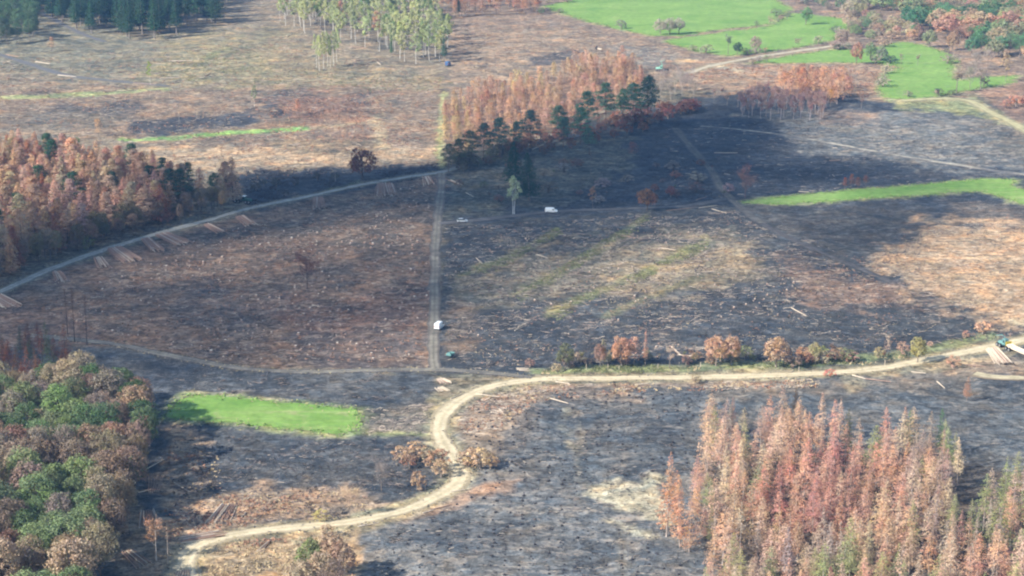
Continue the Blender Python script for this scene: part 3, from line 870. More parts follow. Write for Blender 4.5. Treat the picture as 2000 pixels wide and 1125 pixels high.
def pine(kind, h, r, n_cl, low=0.52, sz=0.34):
    tr, cr = MB(), MB()
    P, rad = trunk_path(h * 0.95, 0.24, 0.02)
    tr.path(P, rad, 7)
    C, N, s = [], [], []
    for q in range(n_cl):
        t = low + (1 - low) * (q + rng.uniform(0, 0.9)) / n_cl
        a = q * 2.4 + rng.normal() * 0.5
        f = math.sin(min(1.0, (t - low) / (1 - low) * 0.9 + 0.18) * math.pi) ** 0.7
        d = r * f * rng.uniform(0.35, 1.0)
        c = (math.cos(a) * d, math.sin(a) * d, t * h)
        tr.tube((0, 0, t * h - 0.35 * d), c, 0.07, 0.03, 4)
        clump(C, N, s, c, r * rng.uniform(0.38, 0.6), r * rng.uniform(0.13, 0.26), 84, sz)
    clump(C, N, s, (0, 0, h * 0.97), r * 0.4, r * 0.35, 70, sz)
    cr.quads(np.vstack(C), np.vstack(N), np.concatenate(s), asp=0.5)
    reg(kind, tr, cr, h)


def decid(kind, h, wd, n_cl, k, sz, base=0.22, flat=1.0):
    tr, cr = MB(), MB()
    P, rad = trunk_path(h * 0.72, 0.26, 0.03, 5)
    tr.path(P, rad, 7)
    C, N, s = [], [], []
    cz, rz = h * (base + 1) / 2, h * (1 - base) / 2 * 0.92
    lob = rng.normal(size=(5, 3))
    lob /= np.linalg.norm(lob, axis=1, keepdims=True)
    for q in range(n_cl):
        z = 1 - 1.75 * (q + 0.5) / n_cl
        a = q * 2.39996 + rng.normal() * 0.25
        f = math.sqrt(max(0.0, 1 - z * z))
        d = np.array((f * math.cos(a), f * math.sin(a), z))
        bul = 0.76 + 0.32 * max(0.0, float((lob @ d).max())) ** 3 + rng.normal() * 0.08
        c = np.array((d[0] * wd / 2, d[1] * wd / 2, d[2] * rz)) * bul * 0.86 + np.array((0, 0, cz))
        if q % 2 == 0:
            tr.tube((0, 0, max(h * 0.2, c[2] - 0.45 * h * 0.5)), c, 0.09, 0.03, 4)
        rr = wd * rng.uniform(0.12, 0.21)
        clump(C, N, s, c, rr, rr * 0.8, k, sz)
    cr.quads(np.vstack(C), np.vstack(N), np.concatenate(s), asp=0.7)
    reg(kind, tr, cr, h)


def birch(kind, h, wd, n_cl, stems=1):
    tr, cr = MB(), MB()
    C, N, s = [], [], []
    for q in range(stems):
        off = np.array((rng.normal() * 0.5, rng.normal() * 0.5, 0)) * (stems > 1)
        P, rad = trunk_path(h * rng.uniform(0.88, 0.98), 0.15, 0.03)
        P = [p + off for p in P]
        tr.path(P, rad, 6)
    for q in range(n_cl):
        t = 0.42 + 0.58 * (q + rng.uniform(0, 0.9)) / n_cl
        a = rng.uniform(0, 6.28)
        f = math.sin(min(1.0, (t - 0.36) / 0.66) * math.pi) ** 0.8 + 0.12
        d = wd / 2 * f * rng.uniform(0.15, 1.0)
        c = (math.cos(a) * d, math.sin(a) * d, t * h)
        tr.tube((0, 0, t * h - d * 1.1), c, 0.04, 0.015, 3)
        clump(C, N, s, c, wd * 0.17, wd * 0.30, 52, 0.27)
    cr.quads(np.vstack(C), np.vstack(N), np.concatenate(s), asp=0.6)
    reg(kind, tr, cr, h)


def bare(kind, h, wd, leaves, limbs=9):
    tr, cr = MB(), MB()
    P, rad = trunk_path(h * 0.8, 0.2, 0.03)
    tr.path(P, rad, 6)
    C = []
    for q in range(limbs):
        z = h * rng.uniform(0.22, 0.75)
        a = q * 2.4 + rng.normal() * 0.4
        L = wd / 2 * rng.uniform(0.6, 1.0)
        e = np.array((math.cos(a) * L, math.sin(a) * L, min(h * 0.97, z + L * rng.uniform(0.5, 1.1))))
        tr.tube((0, 0, z), e, 0.08, 0.03, 4)
        for k in range(7):
            f = rng.uniform(0.3, 1.0)
            b0 = np.array((0, 0, z)) * (1 - f) + e * f
            b1 = b0 + np.array((rng.normal() * 0.9, rng.normal() * 0.9, rng.uniform(0.4, 1.8))) * wd * 0.16
            cr.tube(b0, b1, 0.03, 0.012, 3)
            for j in range(4):
                g = rng.uniform(0.2, 1)
                c0 = b0 * (1 - g) + b1 * g
                c1 = c0 + np.array((rng.normal(), rng.normal(), rng.uniform(0.2, 1.6))) * wd * 0.08
                cr.tube(c0, c1, 0.018, 0.008, 3)
                C.append(c1)
    C = np.array(C)
    n = len(C)
    L = []
    for q in range(leaves):
        L.append(C + rng.normal(size=(n, 3)) * wd * 0.055)
    if L:
        L = np.vstack(L)
        cr.quads(L, rng.normal(size=L.shape) + np.array((0, 0, 0.6)), rng.uniform(0.10, 0.2, len(L)), asp=0.5)
    reg(kind, tr, cr, h)


def sapling(kind, h, r, k):
    tr, cr = MB(), MB()
    P, rad = trunk_path(h, 0.09, 0.03, 5)
    tr.path(P, rad, 5)
    t = rng.uniform(0.18, 1.0, k) ** 0.75
    a = rng.uniform(0, 6.28, k)
    d = r * np.clip(1.25 - t, 0.12, 1) ** 0.6 * (0.6 + 0.8 * vnoise(t * 7, a * 0.8, int(r * 100))) * np.sqrt(rng.uniform(0.02, 1, k))
    C = np.stack([np.cos(a) * d, np.sin(a) * d, t * h], 1)
    N = np.stack([np.cos(a), np.sin(a), np.full(k, 0.6)], 1) + rng.normal(size=(k, 3)) * 0.5
    cr.quads(C, N, rng.uniform(0.13, 0.27, k), asp=0.5)
    for q in range(14):
        z = h * rng.uniform(0.2, 0.9)
        b = rng.uniform(0, 6.28)
        L = r * (1.1 - z / h)
        cr.tube((0, 0, z), (math.cos(b) * L, math.sin(b) * L, z + 0.4 * L), 0.025, 0.01, 3)
    reg(kind, tr, cr, h)


def snag(kind, h, k):
    tr, cr = MB(), MB()
    P, rad = trunk_path(h, 0.17, 0.01)
    tr.path(P, rad, 6)
    for q in range(46):
        z = h * rng.uniform(0.3, 0.98)
        b = rng.uniform(0, 6.28)
        L = rng.uniform(0.4, 1.6) * (1.15 - z / h)
        cr.tube((0, 0, z), (math.cos(b) * L, math.sin(b) * L, z - 0.1 * L), 0.03, 0.01, 3)
    t = rng.uniform(0.62, 1.0, k)
    a = rng.uniform(0, 6.28, k)
    d = 1.5 * (1.08 - t) ** 0.5 * rng.uniform(0.1, 1, k)
    cr.quads(np.stack([np.cos(a) * d, np.sin(a) * d, t * h], 1), rng.normal(size=(k, 3)), rng.uniform(0.12, 0.26, k), asp=0.5)
    reg(kind, tr, cr, h)


for q in range(5):
    spruce('dead_spruce', 22, 2.6 + 0.3 * q, [0.16, 0.24, 0.2, 0.3, 0.12][q], [0.42, 0.5, 0.36, 0.55, 0.46][q], [0.75, 0.85, 0.6, 0.8, 0.9][q], 0.74)
for q in range(3):
    spruce('spruce', 24, 2.7 + 0.2 * q, [0.22, 0.3, 0.14][q], 0.03)
spruce('scraggly_spruce', 22, 2.0, 0.3, 0.45)
spruce('scraggly_spruce', 22, 1.8, 0.42, 0.5)
for q in range(4):
    pine('pine', 20, 3.5 + 0.25 * q, 27 + q, 0.28, 0.30)
for q in range(3):
    pine('scots_pine', 22, 5.0, 22, 0.42, 0.42)
for q in range(4):
    decid('deciduous', 17, 9.8 + q * 0.5, 52, 70, 0.23)
for q in range(2):
    decid('round_tree', 9, 7.5, 32, 52, 0.25, 0.10)
for q in range(3):
    decid('shrub', 4, 4.6, 16, 32, 0.19, -0.05)
for q in range(4):
    birch('birch', 18, 5.0, 20)
birch('twin_birch', 18, 5.2, 22, 2)
for q in range(3):
    bare('bare_tree', 12, 8.5, 6 + q, 11)
bare('thin_bare_tree', 13, 4.2, 4, 9)
bare('thin_bare_tree', 13, 3.6, 5, 9)
for q in range(5):
    sapling('sapling', 10, 1.4 + 0.2 * q, 420)
for q in range(4):
    spruce('conifer', 19, 3.4 + 0.3 * q, 0.12, 0.22, 0.62, 1.15)
snag('snag', 20, 130)
snag('snag', 20, 60)

NAMES = {'dead_spruce': ('dead_spruce_tree', 'tree'), 'spruce': ('spruce_tree', 'tree'), 'scraggly_spruce': ('dead_spruce_tree', 'tree'), 'pine': ('pine_tree', 'tree'), 'scots_pine': ('pine_tree', 'tree'),
         'deciduous': ('deciduous_tree', 'tree'), 'round_tree': ('broadleaf_tree', 'tree'), 'shrub': ('shrub', 'shrub'), 'birch': ('birch_tree', 'tree'), 'twin_birch': ('birch_tree', 'tree'),
         'bare_tree': ('bare_tree', 'tree'), 'thin_bare_tree': ('bare_tree', 'tree'), 'sapling': ('young_tree', 'tree'), 'snag': ('burnt_tree', 'tree'), 'conifer': ('conifer_tree', 'tree')}
GREYB, WHITEB, DARKB, REDB, CHARB = (0.24, 0.20, 0.17), (0.62, 0.58, 0.52), (0.09, 0.075, 0.07), (0.20, 0.12, 0.085), (0.025, 0.025, 0.028)


def tree(kind, x, y, h, col, label, group=None, wide=1.0, bark=GREYB, rz=None, span=None):
    tm, cm, h0 = KIND[kind][random.randrange(len(KIND[kind]))]
    nm, cat = NAMES[kind]
    if group and span:
        word = 'tall ' if h > span[1] else ('short ' if h < span[0] else '')
        shape = 'broad ' if wide > span[3] else ('slim ' if wide < span[2] else '')
        label = word + shape + label
        group = word + shape + group
    s = h / h0
    z = float(ground_z(x, y)[0]) if 330 < y < 1520 else 0.0
    o = link(nm, None, None, (x, y, z), (random.gauss(0, 0.022), random.gauss(0, 0.022), random.uniform(0, 6.28) if rz is None else rz), (s * wide, s * wide * random.uniform(0.88, 1.12), s))
    o.empty_display_size = 0.5
    tag(o, label, cat, group)
    link('stem' if kind == 'shrub' else 'trunk', tm, o, color=bark)
    link('foliage' if kind == 'shrub' else 'crown', cm, o, color=col)
    return o


def at(kind, px, py, h, col, label, group=None, wide=1.0, bark=GREYB):
    x, y = G(px, py)
    return tree(kind, x, y, h, col, label, group, wide, bark)


def scatter(poly, spacing, cap=400, seed=0, jitter_ok=True):
    """points at least `spacing` metres apart inside a polygon of photograph positions"""
    r = np.random.default_rng(seed + 1000)
    q = [G(*p) for p in poly]
    xs, ys = [p[0] for p in q], [p[1] for p in q]
    P = np.stack([r.uniform(min(xs), max(xs), 16000), r.uniform(min(ys), max(ys), 16000)], 1)
    P = P[inside(P[:, 0], P[:, 1], q)]
    pts, cell = [], {}
    for x, y in P.tolist():
        ci, cj = int(x // spacing), int(y // spacing)
        if all((a - x) ** 2 + (b - y) ** 2 >= spacing ** 2 for i in (-1, 0, 1) for j in (-1, 0, 1) for (a, b) in cell.get((ci + i, cj + j), ())):
            pts.append((x, y))
            cell.setdefault((ci, cj), []).append((x, y))
            if len(pts) >= cap:
                break
    return pts


def vary(c, a=0.12):
    k = random.uniform(1 - a, 1 + a)
    return tuple(min(0.9, v * k * random.uniform(1 - a * 0.4, 1 + a * 0.4)) for v in c)


def near_edge(x, y, poly, m):
    q = [G(*p) for p in poly]
    return float(-sdf(np.array([x]), np.array([y]), q)[0]) < m


RUST, RUSTP, TANF, GREYF = (0.46, 0.25, 0.15), (0.48, 0.28, 0.19), (0.46, 0.315, 0.19), (0.30, 0.235, 0.185)
REDF, OLIVEF, GREEN, DGREEN, PALEG = (0.42, 0.13, 0.09), (0.24, 0.25, 0.10), (0.12, 0.22, 0.08), (0.045, 0.10, 0.058), (0.42, 0.45, 0.225)

# ------------------------------------------------------------------ stands of trees
# dead spruces, lower right
ST = [(1350, 1010), (1375, 930), (1380, 856), (1440, 850), (1560, 852), (1630, 858), (1640, 895), (1700, 915), (1745, 885), (1885, 905), (1878, 950), (1850, 1030), (1880, 1070), (1950, 1000), (2000, 940), (2030, 925), (2030, 1225), (1375, 1225),
      (1390, 1140), (1365, 1060)]
for (x, y) in scatter(ST, 3.9, 285, 3):
    px, py = to_px(x, y)
    if py > 1225:
        continue
    place = 'upper edge' if py < 935 else ('left edge' if px < 1430 else ('right side' if px > 1860 else (('bottom ' if py > 1150 else 'middle ') + ('left' if px < 1560 else ('centre' if px < 1720 else 'right')))))
    u = random.random()
    dred = math.hypot((px - 1610) / 130, (py - 1010) / 90)
    dgrn = py > 1120 or px > 1840
    if dred < 1 and u < 0.75:
        nm, c = 'reddish dead spruce', vary((0.57, 0.31, 0.24), 0.18)
    elif u < (0.30 if dgrn else 0.09):
        nm, c = 'green-tipped scorched spruce', vary((0.36, 0.37, 0.18), 0.18)
    elif u < 0.50:
        nm, c = 'tan dead spruce', vary((0.59, 0.43, 0.315), 0.18)
    elif u < 0.58:
        nm, c = 'grey leafless spruce', vary((0.36, 0.29, 0.25))
    else:
        nm, c = 'rust-brown dead spruce', vary((0.60, 0.37, 0.265), 0.2)
    k = 'scraggly_spruce' if nm.startswith('grey') else 'dead_spruce'
    tree(k, x, y, random.triangular(7.5, 17, 13.5), c, f'{nm} in the {place} of the lower right stand', f'{nm}s, {place} of the lower right stand', random.uniform(1.15, 1.7), (0.34, 0.29, 0.26), None, (11, 14.5, 1.32, 1.52))
for px, py, h, lb in [(1302, 1048, 22, 'tallest rust spruce alone at the left tip of the lower right stand, bare below'), (1328, 1066, 18, 'rust spruce right behind the tallest one at the left tip of the stand'), (1346, 1078, 15, 'shorter rust spruce with bare pale stem at the left tip of the stand'),
                      (1318, 1030, 15, 'slim rust spruce partly hidden by the tallest one at the stand tip')]:
    at('dead_spruce', px, py, h, (0.58, 0.33, 0.21), lb, None, 1.1, (0.34, 0.29, 0.26))
# spruces beside that stand
for px, py, h, c, lb in [(1888, 782, 7.5, RUST, 'small lone rust spruce standing on charred ground near the road'), (1772, 890, 13, GREEN, 'green-topped spruce at the upper edge of the dead stand'),
                         (1835, 895, 14, (0.10, 0.2, 0.08), 'dark green spruce at the upper right of the dead stand'), (1655, 900, 14, (0.10, 0.10, 0.05), 'dark spruce rising in the upper edge of the dead stand'),
                         (1550, 845, 13.5, (0.16, 0.10, 0.06), 'dark brown spruce near the gravel road at the stand edge')]:
    at('dead_spruce', px, py, h, c, lb, None, 1.3)

# brown pines, left middle
LM = [(-60, 352), (20, 328), (100, 338), (180, 348), (290, 366), (340, 384), (390, 398), (440, 388), (462, 396), (400, 418), (300, 444), (200, 472), (60, 520), (-60, 575)]
for (x, y) in scatter(LM, 4.3, 300, 5):
    px, py = to_px(x, y)
    front = near_edge(x, y, LM, 9) and py > 400
    u = random.random()
    place = 'in the ' + ('front' if front else ('back' if py < 365 + (px > 200) * 20 else 'middle')) + (' left' if px < 120 else (' right' if px > 270 else ' centre'))
    if front and u < 0.55:
        nm, k, c, h = 'grey-brown broadleaf tree', 'deciduous', vary(GREYF if u < 0.3 else (0.24, 0.20, 0.11)), random.uniform(8, 13)
    elif u > 0.95:
        nm, k, c, h = 'dark green pine', 'pine', vary(DGREEN), random.uniform(16, 19)
    elif u < 0.66:
        nm, k, c, h = 'orange-brown scorched conifer', random.choice(['conifer', 'conifer', 'pine']), vary((0.52, 0.33, 0.235), 0.24), random.uniform(13, 20)
    elif u < 0.85:
        nm, k, c, h = 'tan scorched conifer', random.choice(['conifer', 'pine']), vary((0.50, 0.375, 0.27), 0.24), random.uniform(13, 20)
    else:
        nm, k, c, h = 'dark reddish-brown conifer', 'conifer', vary((0.33, 0.14, 0.09)), random.uniform(14, 18)
    tree(k, x, y, h, c, f'{nm} {place} of the left brown wood', f'{nm}s {place} of the left brown wood', random.uniform(1.0, 1.3) * (0.75 if k == 'deciduous' else 1), DARKB, None, (15.5, 18.2, 1.08, 1.22))
for px, py, h, c, lb in [(421, 372, 8, DGREEN, 'left one of two dark green round trees at the right end of the brown wood'), (451, 376, 8.5, (0.04, 0.11, 0.06), 'right one of two dark green round trees at the right end of the brown wood'),
                         (152, 345, 17, GREEN, 'green pine at the back of the brown wood'), (30, 335, 16, GREEN, 'green pine at the back left corner of the brown wood')]:
    at('round_tree' if h < 10 else 'pine', px, py, h, c, lb)
at('deciduous', 436, 416, 9.5, TANF, 'pale brown tree just above the forest road near the parked machine', None, 0.6)
at('deciduous', 352, 440, 9, (0.34, 0.24, 0.17), 'brown bushy tree overhanging the forest road', None, 0.55)
at('shrub', 172, 482, 5.5, OLIVEF, 'olive shrub beside the forest road under the brown wood')
at('deciduous', 110, 505, 12, (0.27, 0.24, 0.13), 'olive broadleaf tree at the lower edge of the brown wood', None, 0.7)
for px, py in [(500, 372), (540, 366), (575, 362), (620, 352), (655, 350), (515, 362)]:
    at('shrub', px, py, random.uniform(3, 5), vary((0.10, 0.10, 0.085)), 'dark low shrub on the shaded verge above the forest road', 'dark shrubs above the forest road')

for k, (px, py) in enumerate([(18, 530), (45, 521), (72, 512), (96, 503), (124, 494), (150, 487), (176, 480), (204, 472), (232, 463), (258, 456), (284, 449), (312, 441), (340, 433), (366, 426), (392, 419), (414, 411),
                              (30, 512), (84, 492), (140, 474), (190, 460), (246, 446), (300, 432), (350, 418)]):
    dark = k % 5 == 2
    at('deciduous', px + random.uniform(-5, 5), py, random.uniform(7, 10.5), vary((0.16, 0.15, 0.09) if dark else random.choice([(0.33, 0.265, 0.205), (0.30, 0.20, 0.15), (0.36, 0.25, 0.17)])),
       'dull olive low broadleaf tree along the foot of the left brown wood' if dark else 'grey-brown low broadleaf tree along the foot of the left brown wood', 'low broadleaf trees along the foot of the left wood', 0.85, DARKB)

# mixed broadleaf wood, lower left
LL = [(-60, 800), (30, 815), (110, 790), (200, 792), (276, 818), (285, 920), (255, 1000), (225, 1080), (190, 1180), (170, 1300), (-60, 1300)]
for (x, y) in scatter(LL, 5.3, 220, 9):
    px, py = to_px(x, y)
    v = py - 135
    place = 'right edge' if near_edge(x, y, LL, 8) and px > 120 else ('far end' if py < 870 else ('near end' if py > 1120 else ('left middle' if px < 90 else 'right middle')))
    u = random.random()
    # the greens stand in two groups, browns on the right
    green = math.hypot((px - 95) / 95, (v - 930) / 90) < 1 or math.hypot((px - 100) / 75, (v - 745) / 55) < 1 or math.hypot((px - 100) / 110, (v - 1110) / 45) < 1
    if green and u < 0.72:
        nm, c = 'green leafy tree', vary((0.185, 0.245, 0.12), 0.25)
    elif u < 0.16:
        nm, c = 'green leafy tree', vary((0.11, 0.165, 0.08), 0.25)
    elif u < 0.55:
        nm, c = 'rust-brown leafy tree', vary((0.33, 0.23, 0.165), 0.25)
    elif u < 0.72:
        nm, c = 'tan leafy tree', vary((0.36, 0.29, 0.20), 0.2)
    else:
        nm, c = 'grey-brown leafy tree', vary((0.32, 0.26, 0.20), 0.18)
    tree('deciduous', x, y, random.triangular(10, 19, 16), c, f'{nm} in the {place} of the lower left wood', f'{nm}s, {place} of the lower left wood', random.uniform(0.68, 1.1), DARKB, None, (13.5, 16.5, 0.82, 0.97))

# burnt spruces between the two left woods
for (x, y) in scatter([(-60, 690), (110, 680), (150, 715), (120, 770), (-60, 800)], 4.2, 40, 21):
    px, py = to_px(x, y)
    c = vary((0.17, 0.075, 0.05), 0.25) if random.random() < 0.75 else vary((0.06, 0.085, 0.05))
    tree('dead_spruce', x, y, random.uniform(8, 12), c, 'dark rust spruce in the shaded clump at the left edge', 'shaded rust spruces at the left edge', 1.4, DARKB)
for px, py, h, k, lb in [(132, 652, 15, 0, 'leftmost of the three tall burnt trunks left of the charred track'), (146, 668, 18, 0, 'tallest of the three burnt trunks left of the charred track'), (170, 674, 16, 1, 'rightmost of the three tall burnt trunks left of the charred track')]:
    at('snag', px, py, h, (0.10, 0.045, 0.035), lb, None, 1.0, CHARB)

# dark spruce forest, top left
TL = [(-50, 92), (62, 84), (76, 52), (92, 40), (165, 64), (230, 76), (320, 76), (372, 62), (440, 47), (446, 2), (-50, 2)]
for (x, y) in scatter(TL, 6.0, 200, 13):
    px, py = to_px(x, y)
    fr = near_edge(x, y, TL, 14)
    if px < 70 and py > 30:
        tree('deciduous', x, y, random.uniform(13, 17), vary((0.10, 0.16, 0.09), 0.2), 'dull green leafy tree at the left end of the far spruce forest', 'leafy trees at the far left', 0.9, GREYB)
    else:
        tree('spruce', x, y, random.uniform(24, 29), vary(DGREEN, 0.2), f'dark green spruce {"on the front edge" if fr else "inside"} of the far left spruce forest', f'dark green spruces {"on the front edge" if fr else "inside"} of the far forest', 1.6 * random.uniform(0.85, 1.12), (0.28, 0.24, 0.21), None, (25.5, 27.5, 1.48, 1.66))

# birches, top centre
TB = [(545, 45), (575, 58), (610, 72), (690, 92), (720, 104), (800, 124), (872, 130), (878, 95), (850, 40), (835, 2), (545, 2)]
for (x, y) in scatter(TB, 6.0, 170, 17):
    px, py = to_px(x, y)
    fr = near_edge(x, y, TB, 18)
    c = vary(PALEG, 0.15) if random.random() < 0.8 else vary((0.16, 0.24, 0.11), 0.2)
    if random.random() < 0.04:
        c = vary(RUSTP)
    tree('birch', x, y, random.uniform(17, 22), c, f'pale green birch {"on the edge" if fr else "inside"} of the top centre birch stand', f'birches {"on the edge" if fr else "inside"} of the top centre stand', random.uniform(1.05, 1.45), WHITEB, None, (18.5, 20.5, 1.18, 1.32))
for k, (px, py, h) in enumerate([(618, 133, 19), (624, 138, 20), (632, 134, 21), (640, 130, 20), (645, 133, 18), (652, 127, 20), (658, 122, 19)]):
    at('birch', px, py, h, vary(PALEG, 0.1), 'white-stemmed birch in the small clump standing in front of the birch stand', 'small clump of birches in front of the stand', 0.9, (0.70, 0.66, 0.58))
at('spruce', 868, 122, 15, (0.09, 0.17, 0.10), 'small dark green spruce at the right end of the birch stand', None, 1.3)
at('spruce', 765, 108, 13, (0.09, 0.17, 0.08), 'small dark spruce between the birch trunks')

# rusty trees, top centre right
for (x, y) in scatter([(835, 20), (890, 36), (950, 30), (1050, 28), (1064, 10), (1060, 3), (836, 3)], 5.6, 52, 23):
    c = vary((0.50, 0.27, 0.18), 0.15)
    tree('sapling' if random.random() < 0.7 else 'birch', x, y, random.uniform(12, 17), c, 'rusty slender tree in the row along the top beside the meadow', 'rusty trees along the top', 1.5, GREYB)
at('spruce', 895, 33, 17, DGREEN, 'single dark green spruce among the rusty trees along the top')
at('shrub', 1058, 27, 5, (0.14, 0.2, 0.11), 'green shrub at the left tip of the upper meadow')

# young rusty stand, centre
YS = [(868, 250), (872, 212), (890, 196), (960, 186), (1040, 170), (1095, 150), (1128, 128), (1165, 122), (1215, 128), (1245, 148), (1262, 178), (1215, 205), (1120, 244), (1020, 282), (930, 305), (872, 306)]
for (x, y) in scatter(YS, 3.9, 235, 29):
    px, py = to_px(x, y)
    u = random.random()
    if px < 915 and u < 0.6 or (py < 185 and px < 1090 and u < 0.5):
        nm, c = 'straw-coloured young tree', vary((0.50, 0.38, 0.20), 0.15)
    elif u < 0.12:
        nm, c = 'straw-coloured young tree', vary((0.46, 0.33, 0.20), 0.15)
    else:
        nm, c = 'red-brown young tree', vary((0.50, 0.305, 0.21), 0.18)
    place = ('left end' if px < 950 else ('right end' if px > 1150 else ('left middle' if px < 1050 else 'right middle'))) + (' back row' if py < 205 - (px - 1050) * 0.25 else ' front row')
    tree('sapling', x, y, random.triangular(6.5, 13, 9.5), c, f'{nm} in the {place} of the dense central thicket', f'{nm}s, {place} of the central thicket', random.uniform(1.2, 1.9), REDB, None, (8.5, 10.7, 1.4, 1.68))
# Scots pines along the lower side of the young stand
PN = [(1264, 246, 21, 'tallest dark pine at the right end of the central pine row'), (1236, 250, 19, 'dark pine second from the right end of the central pine row'), (1216, 243, 15, 'smaller pine leaning on the tall pines of the central row'),
      (1184, 252, 20, 'dark pine beside the sandy gap in the central pine row'), (1148, 268, 19, 'broad dark pine left of the sandy gap in the central row'), (1134, 282, 15, 'low pine under the broad pine of the central row'),
      (1092, 276, 15, 'thin pine in the middle of the central row'), (1100, 288, 12, 'short pine in the middle of the central row'), (1036, 292, 16, 'solitary dark pine left of the middle of the central row'), (1008, 300, 13, 'low dark pine next to the two spruces'),
      (976, 308, 16, 'dark pine in the left part of the central row'), (944, 316, 15, 'bluish dark pine in the left part of the central row'), (918, 326, 14, 'greenish pine near the left end of the central row'), (896, 332, 12, 'pale green pine near the crossroads'),
      (876, 336, 11, 'pale green tree at the crossroads corner'), (1152, 305, 11, 'small dark pine below the broad pine')]
for k, (px, py, h, lb) in enumerate(PN):
    c = vary((0.115, 0.205, 0.14), 0.22) if px > 930 else vary((0.15, 0.19, 0.10), 0.12)
    at('scots_pine', px, py, h * 1.15, c, lb, None, random.uniform(1.0, 1.3), (0.17, 0.11, 0.085))
at('spruce', 1004, 365, 20, (0.028, 0.085, 0.055), 'left one of two dark spruces standing alone above the birch', None, 2.1, GREYB)
at('spruce', 1034, 394, 21, (0.026, 0.08, 0.05), 'right one of two dark spruces standing alone, with bare pale trunk', None, 1.9, GREYB)
at('twin_birch', 1003, 418, 15, (0.46, 0.52, 0.33), 'white forked birch beside the dark track, under the two spruces', None, 1.25, (0.75, 0.73, 0.70))
for px, py, h, c in [(905, 335, 4, (0.16, 0.14, 0.09)), (935, 325, 4, (0.14, 0.15, 0.09)), (955, 322, 4.5, (0.20, 0.12, 0.09)), (990, 318, 4, (0.13, 0.13, 0.08)), (1060, 300, 4, (0.22, 0.11, 0.08)), (1075, 292, 4.5, (0.20, 0.1, 0.07)),
                     (1115, 290, 5, (0.22, 0.10, 0.07)), (1165, 280, 5, (0.24, 0.11, 0.08)), (1200, 270, 5, (0.24, 0.12, 0.09)), (1225, 262, 5, (0.25, 0.11, 0.08)), (1255, 258, 5, (0.26, 0.11, 0.08)), (1285, 240, 6, (0.30, 0.13, 0.10)),
                     (1305, 232, 6, (0.34, 0.14, 0.11)), (1330, 222, 6, (0.33, 0.15, 0.12)), (1350, 212, 5, (0.32, 0.15, 0.12)), (1290, 215, 6, (0.36, 0.18, 0.13))]:
    at('shrub', px, py, h, vary(c), 'dusky red-brown undergrowth shrub beneath the central pine row', 'undergrowth shrubs beneath the central pines')
for k in range(64):
    f = random.random()
    px = 880 + f * 480 + random.uniform(-8, 8)
    py = 334 - f * 112 - 8 * math.sin(f * 3.1) + random.uniform(-13, 6)
    olive = px < 990
    at(random.choice(['shrub', 'thin_bare_tree', 'shrub']), px, py, random.uniform(4, 8), vary((0.17, 0.16, 0.10) if olive else (0.30, 0.155, 0.115), 0.3),
       'dull olive bush in the thick undergrowth by the crossroads' if olive else 'dusky red bush in the undergrowth under the %s central pines' % ('left' if px < 1100 else ('tall right' if px > 1220 else 'middle')), 'olive undergrowth by the crossroads' if olive else 'red undergrowth under the %s central pines' % ('left' if px < 1100 else ('right' if px > 1220 else 'middle')), random.uniform(1.1, 1.7), DARKB)
# grey leafless trees and the rust-topped thicket to the right
for k, (px, py, h) in enumerate([(1300, 175, 11), (1318, 182, 12), (1332, 188, 12), (1345, 178, 11), (1310, 195, 11), (1290, 190, 10), (1328, 168, 10), (1355, 192, 10)]):
    at('bare_tree', px, py, h, vary((0.42, 0.36, 0.32)), 'pale grey leafless tree beside the tall pines', 'pale leafless trees right of the pines', 0.75, (0.42, 0.37, 0.33))
for (x, y) in scatter([(1525, 172), (1560, 165), (1640, 168), (1660, 190), (1640, 205), (1560, 200), (1530, 195)], 4.6, 40, 31):
    tree('sapling', x, y, random.uniform(9, 13), vary((0.52, 0.29, 0.19), 0.12), 'orange-red young tree in the %s of the thicket below the meadows' % ('left' if to_px(x, y)[0] < 1570 else ('right' if to_px(x, y)[0] > 1610 else 'middle')), ('left' if to_px(x, y)[0] < 1570 else ('right' if to_px(x, y)[0] > 1610 else 'middle') ) + ' orange-red thicket below the meadows', 2.1, (0.36, 0.30, 0.28))
for (x, y) in scatter([(1440, 208), (1500, 196), (1620, 205), (1605, 235), (1540, 236), (1450, 232)], 5.0, 70, 33):
    tree('thin_bare_tree', x, y, random.uniform(9, 13), vary((0.34, 0.215, 0.19), 0.15), 'grey-pink leafless stem, %s of the row in front of the orange-red thicket' % ('left end' if to_px(x, y)[0] < 1500 else ('right end' if to_px(x, y)[0] > 1560 else 'middle')), 'leafless stems before the orange-red thicket, %s' % ('left' if to_px(x, y)[0] < 1500 else ('right' if to_px(x, y)[0] > 1560 else 'middle')), 0.9 * random.uniform(0.9, 1.1), (0.40, 0.34, 0.33), None, (10.3, 11.7, 0.85, 0.95))
at('sapling', 1622, 208, 9, (0.60, 0.32, 0.14), 'bright orange young tree at the foot of the thicket', None, 2.0)
at('thin_bare_tree', 1682, 212, 9, (0.36, 0.25, 0.2), 'small leafless tree right of the orange thicket')
for px, py, h in [(1690, 150, 7), (1660, 150, 6), (1395, 195, 7), (1420, 205, 8), (1410, 190, 7)]:
    at('thin_bare_tree', px, py, h, vary((0.36, 0.26, 0.22)), 'low greyish leafless sapling near the orange thicket', 'greyish saplings near the orange thicket', 1.2)

